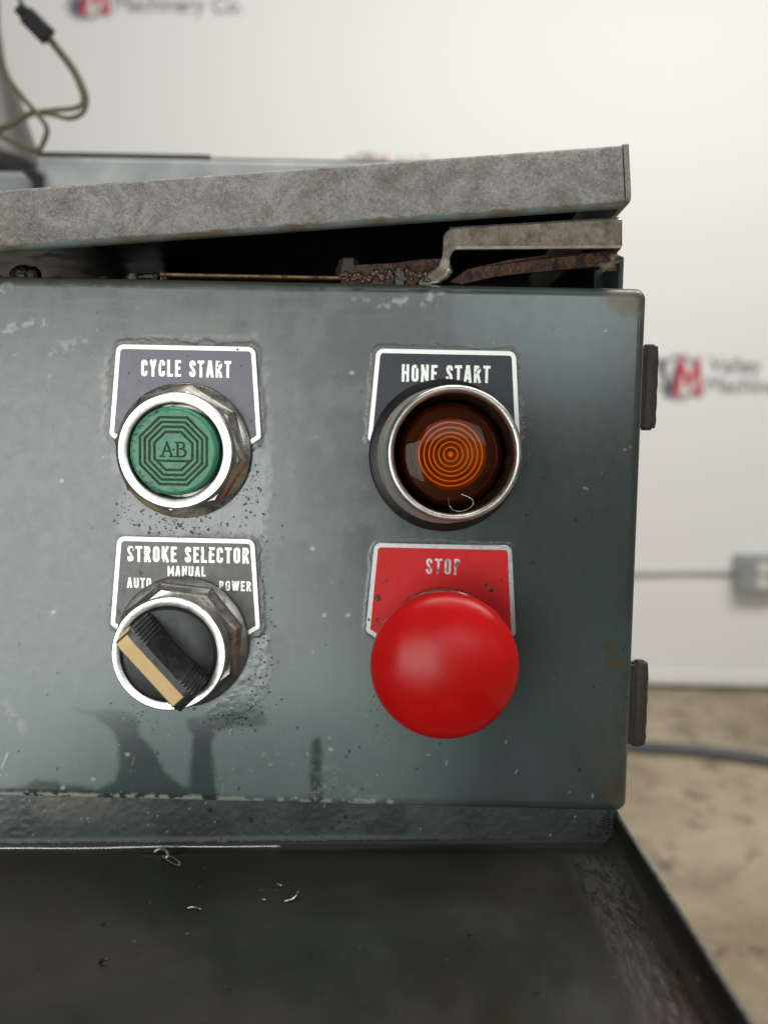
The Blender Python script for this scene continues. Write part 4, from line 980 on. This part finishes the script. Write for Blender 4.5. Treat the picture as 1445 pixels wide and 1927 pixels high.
# greasy fasteners standing just inside the box top
m = MB()
for (x, y, r) in ((45, 512, 22), (32, 516, 14), (62, 514, 16)):
    c = P(x, y, .012); m.lathe([(r*S, -.006), (r*S, 0), (r*.8*S, .0012), (r*.4*S, .0020), (0, .0022)], lambda rr_, tt_, h_, c=c: Vector((c.x+rr_*math.cos(tt_), c.y+rr_*math.sin(tt_), c.z+h_)), 14, 0, caps=False)
m.build('greasy_stud', m_gunk, box)
for (x, y, r, mt) in ((250, 519, 10, m_handle), (292, 517, 9, m_gunk), (312, 519, 8, m_gunk)):
    m = MB(); c = P(x, y, .007); m.dome(c-Vector((0, 0, .002)), r*S, .003, 12, 1, 0, 0, (0, 0, 1)); m.dome(c-Vector((0, 0, .0004)), r*S*.85, r*S*.8, 12, 1, 0, 0, (0, 0, 1)); m.build('stud', mt, box)
m = MB(); m.tube([P(258, 521, .007), P(300, 520, .007)], .0011, 8); m.build('pivot_pin', m_gunk, box)
for (x, y) in ((107, 526), (197, 526)):
    m = MB(); m.dome(P(x, y, .004), 13*S, .0010, 14, 1, 0, 0, (0, 0, 1)); m.build('rivet_head', m_alu_d, box)

# ================================================================== DRIP TRAY
zf = P(500, 1600, .002).z; Xt = .0692; Zlip = P(1180, 1537).z+.0002; Yfront = -.135
tray = empty('drip_tray', (-.02, Yfront/2, zf), 'dark oily sheet metal drip tray below the control box', 'tray')
RB, RS = .0022, .0055
TILT = .034; X0 = P(330, 1590, .002).x
zt = lambda x: zf+TILT*(x-X0)-.0004
xs = np.concatenate([np.linspace(Xl, Xt-RS, 230), Xt-RS+RS*np.sin(np.linspace(0, PI/2, 22))[1:]])
yb = .0022
ys = np.concatenate([yb-RB+RB*np.sin(np.linspace(PI/2, 0, 14)), np.linspace(yb-RB, Yfront, 170)[1:]])
TX, TY = np.meshgrid(xs, ys)
eb = np.clip(yb-TY, 0, RB); es = np.clip(Xt-TX, 0, RS)
fb = RB-np.sqrt(np.maximum(RB**2-(RB-eb)**2, 0)); fs_ = RS-np.sqrt(np.maximum(RS**2-(RS-es)**2, 0))
sag = (fbm(TX*1000, TY*1000, 60, 3, 101)-.5)*.0010*sst(0, .02, yb-TY)
dent = .0010*np.exp(-((TX-P(305, 1600).x)/.006)**2)*(1-sst(.001, .006, yb-TY))
TZ = zt(TX)+np.maximum(fb, fs_)+sag-dent*.4
tpx, tpy = to_px(TX, TY, TZ)
gl_ = .27+.2*sst(.3, .7, fbm(tpx, tpy, 150, 6, 110)); wv_ = np.zeros(TX.shape)
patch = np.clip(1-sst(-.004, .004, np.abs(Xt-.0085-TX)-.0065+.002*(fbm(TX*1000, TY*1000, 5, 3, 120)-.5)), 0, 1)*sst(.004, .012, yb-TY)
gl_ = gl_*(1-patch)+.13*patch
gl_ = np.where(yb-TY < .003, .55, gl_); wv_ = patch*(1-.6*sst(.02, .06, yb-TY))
nyt, nxt = TX.shape; vid = np.arange(nyt*nxt).reshape(nyt, nxt)
v_ = np.stack([TX, TY, TZ], -1).reshape(-1, 3); q_ = np.stack([vid[:-1, :-1], vid[:-1, 1:], vid[1:, 1:], vid[1:, :-1]], -1).reshape(-1, 4)
m = MB(); m.v = [tuple(a) for a in v_.tolist()]; m.f = [tuple(a) for a in q_.tolist()]; m.m = [0]*len(m.f); m.sm = [True]*len(m.f)
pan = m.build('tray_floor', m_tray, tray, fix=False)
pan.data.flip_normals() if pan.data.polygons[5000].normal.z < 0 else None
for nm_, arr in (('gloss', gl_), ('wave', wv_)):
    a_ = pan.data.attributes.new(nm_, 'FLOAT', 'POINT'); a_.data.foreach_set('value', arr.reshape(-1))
# back strip (painted like the door), same masks: stains, painted fold highlight, darker right end
sx = np.linspace(Xl, Xt+.0005, 420); sz = np.linspace(zf-.002, Zb+.006, 48); SX, SZ = np.meshgrid(sx, sz)
spx, spy = to_px(SX, np.full_like(SX, yb), SZ)
c_ = np.ones(SX.shape+(3,))*np.array((.072, .092, .085))
c_ = mixa(c_, (.16, .145, .105), sst(.35, .6, fbm(spx, spy, 60, 5, 130))*(1-sst(120, 330, spx))*(1-sst(1530, 1560, spy))*.8)
c_ = mixa(c_, (.13, .14, .125), sst(.5, .65, fbm(spx*.5, spy, 18, 4, 131))*.22)
c_ = mixa(c_, (.03, .04, .035), sst(.48, .68, fbm(spx, spy, 80, 4, 134))*.6)
c_ = mixa(c_, (.03, .033, .028), sst(700, 1120, spx)*.8)
c_ = mixa(c_, (.20, .23, .22), (1-sst(2, 7, np.abs(spy-1583+spx*.01)))*(1-sst(600, 900, spx))*.7)  # pale line paints the fold's highlight onto the strip
c_ = mixa(c_, (.5, .42, .33), (fbm(spx, spy, 6, 3, 133) > .86)*1.0)
m = MB(); vid = np.arange(SX.size).reshape(SX.shape)
SY = np.full_like(SX, yb)-(fbm(spx, spy, 7, 3, 135)-.5)*.0002
v_ = np.stack([SX, SY, SZ], -1).reshape(-1, 3); q_ = np.stack([vid[:-1, :-1], vid[:-1, 1:], vid[1:, 1:], vid[1:, :-1]], -1).reshape(-1, 4)
m.v = v_.tolist(); m.f = [tuple(a) for a in q_.tolist()]; m.m = [0]*len(m.f); m.sm = [True]*len(m.f)
st_ = m.build('back_strip', m_enamel, tray, fix=False)
cc = np.ones((SX.size, 4)); cc[:, :3] = c_.reshape(-1, 3)
a_ = st_.data.attributes.new('albedo', 'FLOAT_COLOR', 'POINT'); a_.data.foreach_set('color', cc.reshape(-1))
a_ = st_.data.attributes.new('gloss', 'FLOAT', 'POINT'); a_.data.foreach_set('value', np.full(SX.size, .38))
# side lip
m = MB(); m.box(Xt+.00002, Xt+.0015, Yfront, .008, zf-.001, Zlip-.0003, 0, .0002); lp = m.build('side_lip', m_lip, tray)
m = MB(); m.tube([(Xt+.0008, y, Zlip-.0004+.0002*math.sin(y*90)) for y in np.linspace(Yfront, .006, 40)], .0007, 8); m.build('lip_edge', m_lipedge, lp)
m = MB(); m.box(Xl, Xt+.0015, Yfront-.0015, Yfront-.0002, zf-.001, zf+.012, 0, .0003); m.build('front_lip', m_lip, tray)
m = MB(); m.tube([(x, yb-.0007+.00012*math.sin(x*160), zt(x)+.00085+.0001*math.sin(x*95+1)) for x in np.linspace(Xl, P(528, 1585).x, 60)], .00042, 8); m.build('fold_highlight', m_handedge, tray)  # added bright metal bead makes the highlight along the fold
# gunk lumps in the corner
m = MB()
for _ in range(150):
    x, y = RD.gauss(1148, 17), RD.gauss(1560, 14)
    if x > 1160 or y > 1578: continue
    r = .6+3.6*RD.random()**2; m.dome(P(x, y, yb-.0001), r*S, r*S*.7, 9, RD.uniform(.6, 1), RD.uniform(0, 3), 0, (0, -1, .3))
g_ = m.build('corner_grease', m_gunk, tray); g_['kind'] = 'stuff'
m = MB()
for (x, y, r) in ((395, 1526, 4.5), (472, 1545, 5.5), (650, 1538, 4.5), (638, 1548, 3), (655, 1560, 2.5), (625, 1560, 3), (593, 1572, 2.4), (605, 1576, 2), (650, 1577, 2.2), (380, 1552, 2), (410, 1548, 2), (498, 1552, 2), (560, 1530, 2)):
    m.dome(P(x, y, yb-.0001), r*S, r*S*.7, 10, .8, RD.uniform(0, 3), 0, (0, -1, 0))
for _ in range(45): 
    r = .6+1.4*RD.random()**2; m.dome(P(RD.uniform(300, 720), RD.uniform(1520, 1580), yb-.0001), r*S, r*S*.5, 7)
g_ = m.build('strip_droplets', m_oil, tray); g_['kind'] = 'stuff'

# ---- swarf lying on the tray and in the guard ring (each a thing)
def tp_(px_, py_, lift=.0006):
    d = Mc2w @ Vector(((px_-PX)/F, -(py_-PY)/F, -1.0)); t2 = (zf+lift-CAM.z)/d.z; q_ = CAM+d*t2; t2 = (zt(q_.x)+lift-CAM.z)/d.z; q_ = CAM+d*t2; t2 = (zt(q_.x)+lift-CAM.z)/d.z; return CAM+d*t2
def shaving(pts, r, label, name='metal_shaving', mt=m_chip):
    m = MB(); m.tube(catmull(pts, 8), r, 6); o = m.build(name, mt); tag(o, label, 'metal shaving', 'steel swarf in the tray'); return o
shaving([tp_(290, 1604, .0016), tp_(302, 1598, .0022), tp_(314, 1604, .002), tp_(314, 1614, .0008), tp_(306, 1613, .0006)], .0005, 'curled bright steel shaving, largest one against the back of the tray')
shaving([tp_(308, 1612, .0006), tp_(322, 1613, .0014), tp_(336, 1622, .0014), tp_(336, 1629, .0006), tp_(322, 1624, .0004), tp_(310, 1616, .0004)], .00022, 'thin looped steel shaving lying just in front of the largest curl')
shaving([tp_(535, 1697), tp_(548, 1694, .0006), tp_(556, 1688, .001), tp_(562, 1678, .0014)], .0003, 'bent pale steel sliver in the middle of the tray')
shaving([tp_(522, 1665), tp_(530, 1668)], .0004, 'short stubby steel sliver behind the bent pale sliver')
shaving([tp_(352, 1710), (tp_(366, 1708)), tp_(378, 1712)], .00022, 'dull thin steel sliver left of the bent pale sliver')
shaving([tp_(188, 1812, .0004), tp_(194, 1808, .0012), tp_(200, 1805, .0016), tp_(201, 1811, .001)], .0004, 'small black curled chip near the front left of the tray', mt=m_gunk)
shaving([tp_(494, 1693), tp_(500, 1694)], .0003, 'tiny straight steel chip left of the bent pale sliver')
B, T, Txy = device((836, 857), (856, 853), 22*k)
m = MB(); m.tube(catmull([P(x, y, -.0192-dy) for x, y, dy in ((843, 935, 0), (846, 952, .001), (858, 962, .001), (876, 960, .001), (890, 949, .001), (886, 938, .001), (866, 929, 0))], 8), .00010, 6)
tag(m.build('metal_shaving', m_chip), 'hair thin curled shaving caught inside the guard of the amber light', 'metal shaving')
